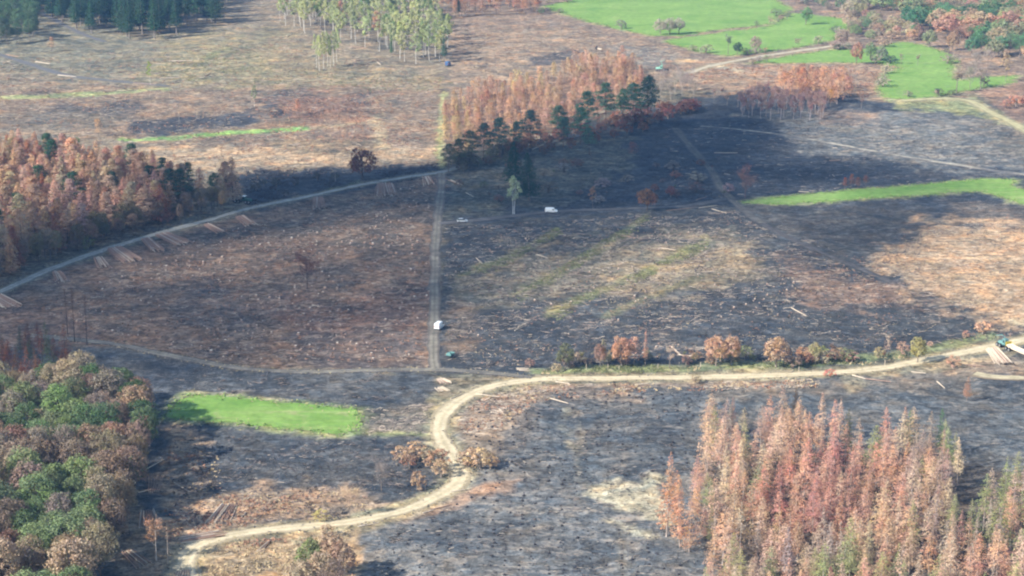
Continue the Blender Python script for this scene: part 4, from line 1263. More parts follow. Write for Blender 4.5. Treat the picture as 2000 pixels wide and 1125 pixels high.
# lone trees on the clear-cuts
at('round_tree', 708, 352, 13.5, (0.24, 0.11, 0.085), 'round dark red-brown oak standing alone above the forest road', None, 1.15, DARKB)
at('bare_tree', 600, 566, 15, (0.15, 0.08, 0.078), 'bare dark tree standing alone in the brown clear-cut', None, 0.9, (0.10, 0.075, 0.075))
at('round_tree', 1264, 412, 9, (0.19, 0.105, 0.075), 'dim brown round tree above the dark track', None, 1.1, DARKB)
at('birch', 1158, 408, 9, (0.32, 0.20, 0.14), 'brownish slim tree above the dark track', None, 1.3)
at('shrub', 1310, 385, 4.5, (0.26, 0.09, 0.085), 'small dark red shrub above the dark track')
at('bare_tree', 1455, 386, 13, (0.21, 0.125, 0.115), 'large hazy leafless tree at the left tip of the green strip', None, 0.95, (0.15, 0.10, 0.1))
at('sapling', 1236, 306, 7, (0.32, 0.16, 0.13), 'pinkish sapling on the shaded charred slope', None, 2.4)
at('snag', 1153, 350, 12, (0.16, 0.12, 0.11), 'thin broken dead trunk on the shaded slope', None, 1.0, GREYB)
for px, py, h in [(1650, 366, 5), (1662, 365, 6), (1675, 368, 5), (1690, 362, 4.5)]:
    at('sapling', px, py, h, vary((0.25, 0.10, 0.07)), 'dark red scorched sapling beside the green strip', 'red saplings beside the green strip', 2.0)
at('sapling', 193, 268, 9, (0.60, 0.36, 0.20), 'orange young tree behind the brown wood', None, 1.6)
at('sapling', 583, 226, 9, (0.50, 0.22, 0.13), 'rust young tree in the blackened patch of the upper clear-cut', None, 1.6)
at('birch', 497, 210, 11, (0.34, 0.38, 0.22), 'pale green birch alone in the upper clear-cut', None, 1.1, WHITEB)
at('birch', 294, 166, 13, (0.34, 0.42, 0.13), 'slender yellow-green birch in the upper left clear-cut', None, 1.0, WHITEB)
at('sapling', 101, 100, 9, (0.42, 0.26, 0.18), 'small rust tree below the far spruce forest', None, 1.8)
for px, py, lb in [(350, 238, 'thin pale dead stem in the middle of the upper left clear-cut'), (655, 356, 'thin dead stem beside the forest road left of the oak')]:
    at('snag', px, py, 14, (0.33, 0.27, 0.24), lb, None, 0.7, (0.42, 0.38, 0.34))
# trees along the gravel road
RT = [('round_tree', 1103, 722, 8.5, (0.200, 0.210, 0.120), 'olive-green tree at the left end of the row along the gravel road', 0.85), ('shrub', 1088, 724, 3, (0.519, 0.422, 0.287), 'small straw-coloured bush at the left end of the roadside row', 1.0),
      ('round_tree', 1172, 716, 7, (0.367, 0.241, 0.183), 'thin brown tree with pale stem, second in the roadside row', 0.7), ('birch', 1178, 714, 8, (0.300, 0.270, 0.190), 'pale-stemmed slim tree inside the roadside row', 1.0),
      ('round_tree', 1214, 716, 9, (0.504, 0.281, 0.194), 'broad rust-brown tree in the roadside row left of the spruce', 0.95), ('sapling', 1238, 714, 9, (0.504, 0.272, 0.204), 'narrow rust tree touching the broad rust tree', 1.6),
      ('dead_spruce', 1260, 716, 12, (0.549, 0.307, 0.230), 'narrow pointed rust spruce in the roadside row', 0.85), ('thin_bare_tree', 1308, 720, 8.5, (0.478, 0.381, 0.333), 'leafless tree beside the fallen pale tree along the road', 1.0),
      ('round_tree', 1398, 718, 9.5, (0.518, 0.315, 0.218), 'left one of two merged rust-brown round trees by the road', 0.9), ('round_tree', 1428, 716, 9, (0.496, 0.303, 0.216), 'right one of two merged rust-brown round trees by the road', 0.85),
      ('round_tree', 1516, 720, 9.5, (0.554, 0.370, 0.244), 'tan-orange round tree right of the merged pair', 0.9), ('shrub', 1548, 720, 5, (0.382, 0.285, 0.218), 'brown shrub touching the tan-orange roadside tree', 1.0),
      ('round_tree', 1592, 710, 6.5, (0.360, 0.320, 0.180), 'small olive-tan tree in the roadside row', 0.75), ('round_tree', 1792, 708, 8, (0.420, 0.370, 0.170), 'yellowish tree standing right at the edge of the gravel road', 0.85),
      ('shrub', 1664, 708, 3.5, (0.485, 0.282, 0.224), 'small reddish bush beyond the gravel road', 1.0), ('shrub', 1715, 700, 3.5, (0.420, 0.360, 0.220), 'straw-coloured low bush beyond the gravel road', 1.0), ('shrub', 1762, 692, 4, (0.469, 0.314, 0.256), 'pinkish bush beside the yellowish tree', 1.0),
      ('shrub', 1920, 652, 4.2, (0.619, 0.396, 0.271), 'round orange shrub above the road near the loaded machine', 1.1), ('shrub', 1885, 662, 2.6, (0.550, 0.328, 0.231), 'tiny orange shrub above the road', 1.0), ('shrub', 1862, 716, 4, (0.552, 0.339, 0.242), 'rust bush on the near side of the road left of the log stacks', 1.0),
      ('sapling', 1734, 694, 6, (0.474, 0.358, 0.300), 'thin sapling beyond the gravel road', 1.2), ('shrub', 1620, 736, 2.6, (0.540, 0.220, 0.172), 'small bright red bush on the near edge of the gravel road', 1.2), ('shrub', 1340, 712, 3, (0.419, 0.244, 0.186), 'low brown bush behind the fallen pale tree', 1.0),
      ('shrub', 1130, 706, 2.5, (0.377, 0.242, 0.184), 'little brown bush at the left end of the roadside row', 1.0), ('shrub', 1035, 715, 2.8, (0.464, 0.290, 0.213), 'little orange bush where the track meets the gravel road', 1.0), ('shrub', 1360, 748, 3, (0.440, 0.360, 0.240), 'straw bush on the near side of the gravel road', 1.0)]
for k, px, py, h, c, lb, wd in RT:
    at(k, px, py, h, c, lb, None, wd)
for k in range(46):
    px = random.uniform(1075, 1850)
    py = 716 - max(0, px - 1550) * 0.09 - random.uniform(-3, 16)
    c = random.choice([(0.44, 0.29, 0.2), (0.36, 0.22, 0.15), (0.46, 0.37, 0.24), (0.27, 0.28, 0.15), (0.38, 0.30, 0.24)])
    at(random.choice(['shrub', 'shrub', 'thin_bare_tree']), px, py, random.uniform(1.8, 4.6), vary(c, 0.2), 'low scrub beyond the gravel road, %s of the roadside row' % ('left third' if px < 1330 else ('right third' if px > 1600 else 'middle third')), 'low scrub beyond the gravel road, %s' % ('left' if px < 1330 else ('right' if px > 1600 else 'middle')), random.uniform(0.9, 1.6))
# bushes round the bend
BD = [('shrub', 785, 902, 4.6, (0.544, 0.378, 0.253), 'leftmost orange bush of the cluster inside the road bend', 1.05), ('shrub', 812, 900, 5, (0.482, 0.339, 0.234), 'big orange-brown bush in the middle of the cluster inside the bend', 1.1), ('shrub', 800, 914, 4, (0.415, 0.253, 0.179), 'dark rust bush at the front of the cluster inside the bend', 1.0),
      ('shrub', 836, 902, 4, (0.448, 0.383, 0.280), 'tan bush in the cluster inside the bend', 1.1), ('shrub', 855, 918, 6, (0.480, 0.315, 0.211), 'rust bush overhanging the bend from the left', 0.9), ('shrub', 862, 932, 5, (0.441, 0.313, 0.218), 'lower bush overhanging the bend from the left', 0.9),
      ('shrub', 915, 912, 5.2, (0.525, 0.389, 0.264), 'left orange bush on the outer side of the bend', 1.1), ('shrub', 938, 916, 6, (0.565, 0.403, 0.267), 'middle orange bush on the outer side of the bend', 1.0), ('shrub', 958, 918, 4, (0.522, 0.364, 0.239), 'right orange bush on the outer side of the bend', 1.0),
      ('bare_tree', 745, 958, 8, (0.320, 0.280, 0.260), 'grey leafless tree with dark stem near the road bend', 0.8), ('shrub', 815, 955, 5, (0.481, 0.327, 0.222), 'small rust tree between the leafless tree and the road', 0.8), ('bare_tree', 683, 1008, 7.5, (0.568, 0.416, 0.291), 'orange spreading tree beside the lower road', 1.1),
      ('thin_bare_tree', 636, 1008, 6, (0.383, 0.310, 0.237), 'thin leaning tree left of the orange spreading tree', 1.0), ('shrub', 625, 1018, 3, (0.460, 0.400, 0.200), 'yellow-green bush on the edge of the lower road', 1.2), ('snag', 785, 985, 4, (0.150, 0.129, 0.108), 'short split burnt trunk beside the lower road', 1.4),
      ('snag', 831, 965, 4.4, (0.130, 0.117, 0.106), 'dark burnt trunk leaning by the road bend', 1.3), ('snag', 820, 972, 3.6, (0.150, 0.129, 0.108), 'shorter burnt trunk beside the bend', 1.3)]
for k, px, py, h, c, lb, wd in BD:
    at(k, px, py, h, c, lb, None, wd)
# bottom cluster below the lower road
BC = [('round_tree', 606, 1128, 9.5, (0.260, 0.310, 0.140), 'greenish round tree in the cluster below the lower road', 0.8), ('round_tree', 648, 1122, 10.5, (0.421, 0.306, 0.217), 'rust tree at the top of the cluster below the lower road', 0.8), ('round_tree', 668, 1140, 10.5, (0.378, 0.262, 0.200), 'rust-brown tree at the right of the cluster below the road', 0.8),
      ('round_tree', 628, 1160, 10, (0.380, 0.286, 0.213), 'brown tree at the bottom of the cluster below the road', 0.9), ('round_tree', 588, 1172, 9.5, (0.467, 0.384, 0.270), 'tan tree at the bottom left of the cluster below the road', 0.9), ('bare_tree', 655, 1180, 11, (0.339, 0.260, 0.208), 'half-leafless tree at the bottom of the cluster below the road', 0.8),
      ('shrub', 560, 1120, 3, (0.486, 0.387, 0.271), 'low orange-tan bush left of the cluster below the road', 1.3), ('shrub', 590, 1072, 3.2, (0.448, 0.395, 0.280), 'tan bush on the near verge of the lower road', 1.2), ('shrub', 640, 1046, 3.4, (0.422, 0.312, 0.228), 'brown bush touching the near verge of the lower road', 1.1)]
for k, px, py, h, c, lb, wd in BC:
    at(k, px, py, h, c, lb, None, wd)
at('thin_bare_tree', 305, 1096, 13, (0.50, 0.30, 0.20), 'tall pale-trunked rust tree beside the bottom left log pile', None, 1.0, (0.55, 0.48, 0.42))
at('snag', 328, 1102, 10, (0.46, 0.30, 0.21), 'thin pale stem right of the tall pale-trunked tree', None, 1.0, (0.50, 0.42, 0.36))
at('thin_bare_tree', 226, 1010, 8, (0.46, 0.32, 0.22), 'pale stem at the right edge of the lower left wood', None, 1.0, (0.55, 0.45, 0.36))

# scrub in the shaded field and shrubs round the meadows
for k in range(34):
    px, py = random.uniform(890, 1440), random.uniform(318, 398)
    at(random.choice(['thin_bare_tree', 'shrub', 'shrub']), px, py, random.uniform(1.8, 5), vary(random.choice([(0.22, 0.17, 0.15), (0.16, 0.18, 0.10), (0.26, 0.14, 0.11), (0.30, 0.26, 0.24)]), 0.25),
       'small dim scrub in the shaded charred field, %s part' % ('left' if px < 1060 else ('right' if px > 1270 else 'middle')), 'dim scrub in the shaded field, %s part' % ('left' if px < 1060 else ('right' if px > 1270 else 'middle')), random.uniform(0.9, 1.6), DARKB)
for nm_, lb_, n_ in ((0, 'upper', 16), (1, 'middle', 16), (2, 'lower', 26)):
    P_ = EDGES[nm_]
    for k in range(n_):
        q_ = P_[random.randrange(len(P_))]
        x, y = float(q_[0]) + random.gauss(0, 2), float(q_[1]) + random.gauss(0, 4)
        if to_px(x, y)[1] < 4 or not -5 < to_px(x, y)[0] < 2005:
            continue
        tree(random.choice(['shrub', 'shrub', 'bare_tree']), x, y, random.uniform(2.5, 6.5), vary(random.choice([(0.36, 0.31, 0.26), (0.42, 0.30, 0.22), (0.22, 0.26, 0.15), (0.40, 0.36, 0.24)]), 0.2),
             f'small loose shrub on the rim of the {lb_} meadow', f'loose shrubs on the rim of the {lb_} meadow', random.uniform(1.0, 1.8), GREYB, None, (3.8, 5.2, 1.2, 1.55))
# trees about the meadows, top right
MT = [('bare_tree', 1290, 68, 13, (0.40, 0.36, 0.30), 'left grey hazy bush tree on the bank between the meadows', 0.9), ('bare_tree', 1308, 68, 14, (0.40, 0.37, 0.30), 'middle grey hazy bush tree on the bank between the meadows', 0.9), ('bare_tree', 1326, 66, 13, (0.42, 0.38, 0.32), 'right grey hazy bush tree on the bank between the meadows', 0.9),
      ('thin_bare_tree', 1422, 106, 15, (0.24, 0.28, 0.2), 'greenish-grey leafless tree by the meadow track', 1.1), ('round_tree', 1440, 108, 8, (0.06, 0.10, 0.075), 'dark evergreen bush by the meadow track', 0.9), ('bare_tree', 1476, 101, 12, (0.42, 0.33, 0.26), 'pinkish hazy tree by the meadow track', 0.8), ('shrub', 1460, 106, 4, (0.24, 0.19, 0.16), 'low brown hedge bush by the meadow track', 1.5),
      ('round_tree', 1574, 48, 12, (0.18, 0.30, 0.13), 'round green tree alone on the middle meadow', 0.85), ('thin_bare_tree', 1537, 40, 4, (0.20, 0.24, 0.16), 'tiny tree left of the round green meadow tree', 1.0), ('round_tree', 1672, 126, 13, (0.48, 0.26, 0.19), 'rusty tree with dark stem at the end of the meadow track', 0.7),
      ('bare_tree', 1645, 92, 13, (0.44, 0.33, 0.27), 'pinkish hazy tree at the end of the meadow track', 0.9), ('round_tree', 1700, 118, 11, (0.22, 0.30, 0.15), 'pale green tree between the two lower meadows', 0.9), ('bare_tree', 1722, 120, 11, (0.26, 0.28, 0.22), 'grey hazy tree between the two lower meadows', 0.9), ('shrub', 1738, 124, 5, (0.08, 0.13, 0.08), 'dark green bush between the two lower meadows', 1.8),
      ('thin_bare_tree', 1760, 126, 8, (0.36, 0.30, 0.24), 'left thin tree on the tongue between the meadows', 1.1), ('thin_bare_tree', 1792, 127, 8, (0.36, 0.31, 0.25), 'right thin tree on the tongue between the meadows', 1.1),
      ('thin_bare_tree', 1868, 180, 16, (0.36, 0.28, 0.22), 'tall thin tree on the right meadow edge, left of three', 1.2), ('bare_tree', 1894, 174, 12, (0.36, 0.35, 0.24), 'greenish thin tree on the right meadow edge, middle of three', 0.8), ('thin_bare_tree', 1915, 173, 15, (0.44, 0.36, 0.3), 'pale-stemmed thin tree on the right meadow edge, right of three', 1.2),
      ('birch', 1964, 160, 16, (0.48, 0.36, 0.24), 'tan birch standing over the far right end of the meadow', 1.3), ('bare_tree', 1905, 138, 11, (0.46, 0.40, 0.34), 'grey-pink leafless tree behind the right meadow edge', 1.0), ('bare_tree', 1930, 132, 11, (0.48, 0.40, 0.36), 'pale leafless tree behind the right meadow edge', 1.0),
      ('shrub', 1965, 212, 5, (0.48, 0.25, 0.17), 'rust bush left of a pair at the right border of the photo', 1.1), ('shrub', 1985, 208, 6, (0.50, 0.26, 0.18), 'rust bush right of a pair at the right border of the photo', 1.2), ('shrub', 2005, 205, 6, (0.48, 0.24, 0.16), 'rust bush cut by the right border of the photo', 1.2),
      ('round_tree', 1790, 58, 15, (0.10, 0.22, 0.11), 'large deep green oak at the meadow corner, upper right', 1.1), ('round_tree', 1772, 52, 14, (0.10, 0.23, 0.12), 'deep green tree left behind the large oak', 0.9), ('round_tree', 1810, 50, 13, (0.12, 0.22, 0.10), 'green tree right behind the large oak', 0.9), ('round_tree', 1785, 74, 8, (0.13, 0.24, 0.13), 'small green tree at the foot of the large oak', 0.9),
      ('round_tree', 1815, 92, 11, (0.27, 0.30, 0.17), 'pale olive round tree at the upper right meadow edge', 1.15), ('round_tree', 1860, 98, 11, (0.46, 0.31, 0.20), 'tan round tree at the upper right meadow edge', 0.9), ('round_tree', 1898, 106, 11, (0.11, 0.24, 0.13), 'deep green round tree at the upper right meadow edge', 1.1), ('round_tree', 1950, 108, 12, (0.13, 0.26, 0.14), 'dark green tree at the far right above the meadow', 1.1),
      ('round_tree', 1880, 64, 8, (0.15, 0.28, 0.14), 'green low tree on the slope above the tan tree', 1.3)]
for k, px, py, h, c, lb, wd in MT:
    if k == 'bare_tree' and px < 1880:
        k, h, wd = 'round_tree', h * 0.8, wd * 1.1
    at(k, px, py, h, c, lb, None, wd)
TR = [(1640, -5), (1700, 20), (1760, 40), (1830, 66), (1880, 100), (1960, 118), (2040, 130), (2040, 3), (1640, 3)]
CL = [('rusty round tree', RUSTP, 0.2), ('pale olive round tree', (0.28, 0.30, 0.16), 0.3), ('green round tree', (0.13, 0.24, 0.12), 0.32), ('tan round tree', (0.46, 0.34, 0.22), 0.2)]
for (x, y) in scatter(TR, 9.6, 110, 37):
    px, py = to_px(x, y)
    u, k = random.random(), 0
    while u > CL[k][2] and k < 3:
        u -= CL[k][2]
        k += 1
    nm, c, _ = CL[k]
    place = 'far back' if py < 25 else ('right end' if px > 1930 else ('right half' if px > 1850 else 'left half'))
    tree('round_tree' if random.random() < 0.7 else 'bare_tree', x, y, random.uniform(10, 16), vary(c, 0.18), f'{nm} in the {place} of the upper right wood', f'{nm}s, {place} of the upper right wood', random.uniform(1.05, 1.5), GREYB, None, (12, 14, 1.2, 1.36))
for (x, y) in scatter([(1660, 30), (1740, 42), (1800, 70), (1810, 86), (1740, 78), (1680, 86), (1650, 60)], 9.5, 30, 83):
    c = random.choice([(0.42, 0.33, 0.24), (0.40, 0.37, 0.22), (0.46, 0.30, 0.21), (0.25, 0.29, 0.16)])
    tree(random.choice(['round_tree', 'shrub', 'round_tree']), x, y, random.uniform(5, 9), vary(c, 0.2), 'low mixed tree in the scrub between the meadow track and the large oak', 'scrub between the meadow track and the large oak', random.uniform(1.0, 1.5), GREYB, None, (6.2, 7.8, 1.15, 1.35))
for (x, y) in scatter([(1530, 8), (1570, 18), (1610, 22), (1650, 28), (1700, 60), (1660, 70), (1690, 20), (1640, 3), (1530, 3)], 9, 24, 39):
    tree(random.choice(['round_tree', 'shrub', 'bare_tree']), x, y, random.uniform(6, 10), vary(random.choice([(0.14, 0.22, 0.12), (0.38, 0.32, 0.25), (0.36, 0.34, 0.2)])), 'small mixed tree at the top rim of the middle meadow', 'small trees at the top rim of the meadow', 1.0)


# ------------------------------------------------------------------ logs and log piles
def make_log(k):
    mb = MB()
    pts = [np.array((0, 0, 0)), np.array((0.35, rng.normal() * 0.006, rng.normal() * 0.004)), np.array((0.7, rng.normal() * 0.008, rng.normal() * 0.004)), np.array((1.0, 0, 0))]
    mb.tube(pts[0], pts[1], 0.5, 0.47, 7)
    mb.tube(pts[1], pts[2], 0.47, 0.42, 7)
    mb.tube(pts[2], pts[3], 0.42, 0.36, 7)
    a = np.arange(7) * 2 * math.pi / 7
    for x, r, s in ((0.0, 0.5, -1), (1.0, 0.36, 1)):
        V = [(x, r * math.cos(t), r * math.sin(t)) for t in a]
        mb.add(V, [list(range(7))[::s]], 1)
    return mb.mesh(f'log_{k}', [M_LOG if k < 3 else M_PALE, M_CUT], False)


LOGS = [make_log(k) for k in range(5)]


def log_at(name, x, y, z, ang, L, dia, parent=None, tilt=0.0, pale=False):
    me = LOGS[random.choice([3, 4]) if pale else random.choice([0, 1, 2])]
    # the log mesh is 1 long and 1 thick: scale gives its length and diameter
    return link(name, me, parent, (x, y, z), (random.uniform(0, 6.28) * 0, -tilt, ang), (L, dia, dia))


def pile(px0, py0, px1, py1, width, n, label, rows=2, dia=0.34, fan=0.06, pale_share=0.35):
    """long logs side by side, butt ends at the first point"""
    (x0, y0), (x1, y1) = G(px0, py0), G(px1, py1)
    L = math.hypot(x1 - x0, y1 - y0) * 0.86
    a = math.atan2(y1 - y0, x1 - x0)
    zb = float(max(ground_z(x0, y0)[0], ground_z(x1, y1)[0])) * 0.5
    o = link('log_pile', None, None, (x0, y0, zb), (0, 0, a))
    tag(o, label, 'log pile', 'log piles')
    for r in range(rows):
        k = n - r * 2
        for q in range(k):
            f = (q + 0.5) / k - 0.5
            wy = f * width * (1 - 0.12 * r)
            log_at('log', random.uniform(-0.7, 0.7), wy, dia * (0.5 + 0.8 * r) + random.uniform(-0.02, 0.05), f * fan * 3 + random.gauss(0, fan * 0.35), L * random.uniform(0.72, 1.05), dia * random.uniform(0.7, 1.1), o,
                   random.uniform(-0.004, 0.008), random.random() < pale_share)
    return o


PILES = [(318, 459, 370, 482, 9, 17, 'widest log pile under the forest road, right of the middle of the left row'), (286, 468, 316, 497, 6, 12, 'log pile between the two widest piles below the forest road'), (225, 487, 268, 518, 10, 18, 'wide log pile lowest of the big three below the forest road'),
         (404, 439, 440, 459, 4.5, 8, 'small log pile below the forest road right of the widest pile'), (470, 424, 494, 444, 6, 9, 'loose log pile below the forest road in deep shade near the parked machine'), (192, 505, 207, 530, 5, 8, 'short log pile left of the wide pile below the forest road'),
         (112, 532, 126, 556, 5, 7, 'small brushy log pile near the left end of the forest road'), (-8, 580, 36, 606, 8, 12, 'log pile at the left border of the photo below the forest road'), (622, 388, 624, 414, 4.5, 9, 'narrow upright-looking log pile below the pale part of the forest road'),
         (752, 362, 756, 390, 8, 16, 'log pile below the forest road under the round oak'), (833, 347, 841, 366, 4, 8, 'log pile nearest the crossroads below the forest road')]
for a, b, c, d, wd, n, lb in PILES:
    up = abs(c - a) < 12
    wd = wd * (1.0 if up else 0.72)
    pile(a, b, c, d, wd, max(7, int(wd / 0.40)), lb, 3 if wd > 4 else 2, 0.38, 0.035, 0.22)
pile(1940, 684, 1968, 718, 4.5, 13, 'fanned pale log pile left of the loaded machine', 3, 0.32, 0.03, 0.75)
pile(448, 987, 418, 1030, 4.5, 9, 'log pile slanting on pink soil above the lower road', 2, 0.3)
pile(355, 1056, 448, 1041, 4.0, 8, 'row of long logs lying along the start of the lower road', 2, 0.34, 0.03, 0.6)
pile(288, 1000, 292, 1042, 4, 8, 'shaded log pile right of the lower left wood', 2, 0.3)
pile(250, 1078, 292, 1114, 3.2, 6, 'log pile at the bottom left below the shaded wood', 1, 0.32, 0.05, 0.4)
pile(358, 1116, 350, 1150, 3, 6, 'log pile at the bottom border beside the end of the road', 1, 0.32)
pile(860, 741, 876, 752, 3, 6, 'stack of pale brushwood poles between the track and the bend', 2, 0.25, 0.1, 0.9)
pile(858, 758, 872, 768, 3, 5, 'second stack of pale poles nearer the bend', 1, 0.25, 0.1, 0.9)
pile(1012, 722, 1040, 722, 2.5, 5, 'small stack of pale poles where the track meets the gravel road', 2, 0.25, 0.1, 0.9)
pile(300, 960, 306, 925, 3, 6, 'dark log pile in the shade right of the lower left wood', 1, 0.28, 0.05, 0.1)

LOOSE = [(12, 107, 38, 112), (70, 121, 100, 126), (113, 147, 152, 151), (260, 163, 312, 166), (330, 119, 376, 119), (312, 154, 365, 151), (400, 152, 420, 139), (405, 151, 446, 123), (376, 100, 398, 98), (215, 145, 255, 138), (580, 60, 610, 42), (520, 60, 558, 53), (680, 92, 716, 94),
         (560, 72, 585, 62), (735, 120, 748, 130), (1165, 227, 1182, 220), (1185, 214, 1212, 204), (1040, 292, 1062, 282), (870, 350, 905, 365), (880, 352, 902, 362), (910, 378, 925, 386), (1302, 412, 1360, 406), (1365, 408, 1400, 403), (1390, 410, 1418, 418), (1360, 392, 1380, 386),
         (1545, 602, 1575, 618), (1530, 603, 1550, 600), (1308, 678, 1325, 695), (1312, 680, 1330, 697), (1325, 695, 1362, 700), (1330, 697, 1360, 696), (1012, 640, 1030, 630), (1005, 646, 1022, 638), (1215, 462, 1240, 468), (1290, 486, 1320, 490), (1048, 498, 1070, 505), (1240, 476, 1268, 466),
         (1370, 531, 1400, 530), (1665, 735, 1690, 742), (1690, 742, 1740, 748), (1830, 745, 1845, 758), (1780, 727, 1808, 730), (1880, 712, 1925, 715), (1085, 747, 1112, 751), (1240, 752, 1265, 750), (1250, 757, 1270, 752), (975, 800, 985, 812), (930, 770, 975, 776), (915, 905, 906, 908),
         (912, 912, 904, 906), (826, 1002, 848, 996), (840, 996, 880, 986), (700, 1030, 740, 1022), (700, 1030, 716, 1024), (1252, 784, 1262, 776), (880, 962, 910, 957), (500, 1076, 535, 1046), (505, 1080, 532, 1050), (480, 1002, 468, 1016), (340, 942, 370, 960), (345, 985, 372, 996), (270, 962, 296, 955),
         (275, 920, 320, 895), (560, 690, 586, 692), (610, 598, 625, 602), (930, 505, 942, 516), (955, 487, 962, 496), (1395, 300, 1440, 300), (1560, 373, 1580, 374), (1620, 314, 1640, 313), (1075, 780, 1110, 790), (880, 780, 905, 770)]
for k, (a, b, c, d) in enumerate(LOOSE):
    (x0, y0), (x1, y1) = G(a, b), G(c, d)
    z = float(ground_z((x0 + x1) / 2, (y0 + y1) / 2)[0])
    L = min(math.hypot(x1 - x0, y1 - y0), 14)
    far = b < 260
    where = ('on the upper left clear-cut' if a < 870 and b < 300 else 'among the central pines' if b < 330 else 'near the dark track' if b < 430 else 'on the right middle clear-cut' if b < 660 else
             'along the gravel road' if a > 960 else 'on the lower left ground')
    o = log_at('log', x0, y0, z + 0.22, math.atan2(y1 - y0, x1 - x0), L, 0.45 if far else 0.28, None, 0.0, k % 3 != 0)
    tag(o, f'single pale felled log lying {where}', 'log', f'single felled logs {where}')


# ------------------------------------------------------------------ stumps
def make_stump(k, top, side):
    mb = MB()
    n = 9
    a = np.arange(n) * 2 * math.pi / n
    rr = 1 + 0.35 * (np.sin(a * 3 + k) > 0.2) + rng.uniform(-0.1, 0.1, n)
    V = np.vstack([np.stack([np.cos(a) * 0.42 * rr, np.sin(a) * 0.42 * rr, np.full(n, -0.15)], 1), np.stack([np.cos(a) * 0.29, np.sin(a) * 0.29, np.full(n, 0.16)], 1),
                   np.stack([np.cos(a) * 0.25, np.sin(a) * 0.25, 0.36 + 0.05 * np.cos(a + k)], 1)])
    F = [(r * n + q, r * n + (q + 1) % n, (r + 1) * n + (q + 1) % n, (r + 1) * n + q) for r in (0, 1) for q in range(n)]
    mb.add(V, F, 0)
    mb.f.append([mb.n - n + q for q in range(n)])
    mb.m.append(1)
    return mb, mb.mesh(f'stump_{k}', [side, top])


PALE_ST = [make_stump(k, M_CUT, M_LOG) for k in range(3)]
DARK_ST = [make_stump(k + 5, M_HEATH, M_DARKW) for k in range(3)]
STUMP_AREAS = [
    ([(60, 600), (480, 430), (840, 360), (840, 700), (480, 710), (230, 668)], 5.2, 330, PALE_ST, 150, 'pale-topped cut stump in the brown clear-cut left of the straight track', 'pale stumps left of the straight track', 41),
    ([(880, 480), (1400, 430), (1600, 520), (1500, 690), (900, 700)], 6.0, 220, PALE_ST, 60, 'pale cut stump in the patchy clear-cut right of the straight track', 'pale stumps right of the straight track', 43),
    ([(920, 800), (1060, 765), (1370, 770), (1370, 900), (1290, 930), (1140, 945), (1150, 1010), (1290, 1070), (1370, 1130), (1370, 1200), (730, 1200), (740, 1060), (900, 965)], 4.2, 420, DARK_ST, 90, 'charred black stump on the grey burnt ground at the bottom centre', 'charred stumps at the bottom centre', 47),
]
for poly, sp, cap, kinds, nthing, lb, gr, sd in STUMP_AREAS:
    if kinds is DARK_ST:
        q = [G(*p) for p in poly]
        gx_, gy_ = np.meshgrid(np.arange(-70, 80, 3.3), np.arange(380, 640, 2.9))
        gx_, gy_ = gx_.ravel() + rng.normal(size=gx_.size) * 0.35 + 0.02 * (gy_.ravel() - 450), gy_.ravel() + rng.normal(size=gx_.size) * 0.6
        ok = inside(gx_, gy_, q) & (rng.random(gx_.size) < 0.25 + 0.5 * fbm(gx_ / 16, gy_ / 16, 77, 2))
        pts = sorted(zip(gx_[ok].tolist(), gy_[ok].tolist()), key=lambda p: p[1])
    else:
        P_ = np.array(scatter(poly, sp * 0.5, cap * 3, sd))
        P_ = P_[fbm(P_[:, 0] / 13, P_[:, 1] / 13, sd + 300, 3) > rng.uniform(0.42, 0.66, len(P_))]
        pts = sorted(P_.tolist(), key=lambda p: p[1])
    zs = ground_z(np.array([p[0] for p in pts]), np.array([p[1] for p in pts]))
    rest = MB()
    for k, (x, y) in enumerate(pts):
        big = random.triangular(0.55, 1.9, 0.9) * (0.74 if kinds is DARK_ST else (0.95 if sd == 41 else 0.7))
        px, py = to_px(x, y)
        if k < nthing and -10 < px < 2010 and py < 1130:
            tag(link('tree_stump', random.choice(kinds)[1], None, (x, y, zs[k]), (0, 0, random.uniform(0, 6.28)), (big, big, big)), lb, 'stump', gr)
        else:
            src = random.choice(kinds)[0]
            a = random.uniform(0, 6.28)
            V = np.vstack(src.v) * big
            V = np.stack([V[:, 0] * math.cos(a) - V[:, 1] * math.sin(a) + x, V[:, 0] * math.sin(a) + V[:, 1] * math.cos(a) + y, V[:, 2] + zs[k]], 1)
            base = rest.n
            rest.v.append(V)
            rest.n += len(V)
            rest.f += [[i + base for i in f] for f in src.f]
            rest.m += src.m
    if rest.v:
        tag(link('far_stumps', rest.mesh('far_stumps', [M_LOG, M_CUT] if kinds is PALE_ST else [M_DARKW, M_HEATH])), 'scattered further stumps too small to count on the clear-cut', 'stumps', None, 'stuff')


# ------------------------------------------------------------------ slash, bracken and heather
def in_poly_pts(poly, n, seed):
    r = np.random.default_rng(seed)
    # drawn evenly over the ground, inside the polygon
    q = [G(*p) for p in poly]
    xs, ys = [p[0] for p in q], [p[1] for p in q]
    out = np.zeros((0, 2))
    while len(out) < n:
        P = np.stack([r.uniform(min(xs), max(xs), n * 2), r.uniform(min(ys), max(ys), n * 2)], 1)
        P = P[inside(P[:, 0], P[:, 1], q)]
        out = np.vstack([out, P])
    return out[:n]


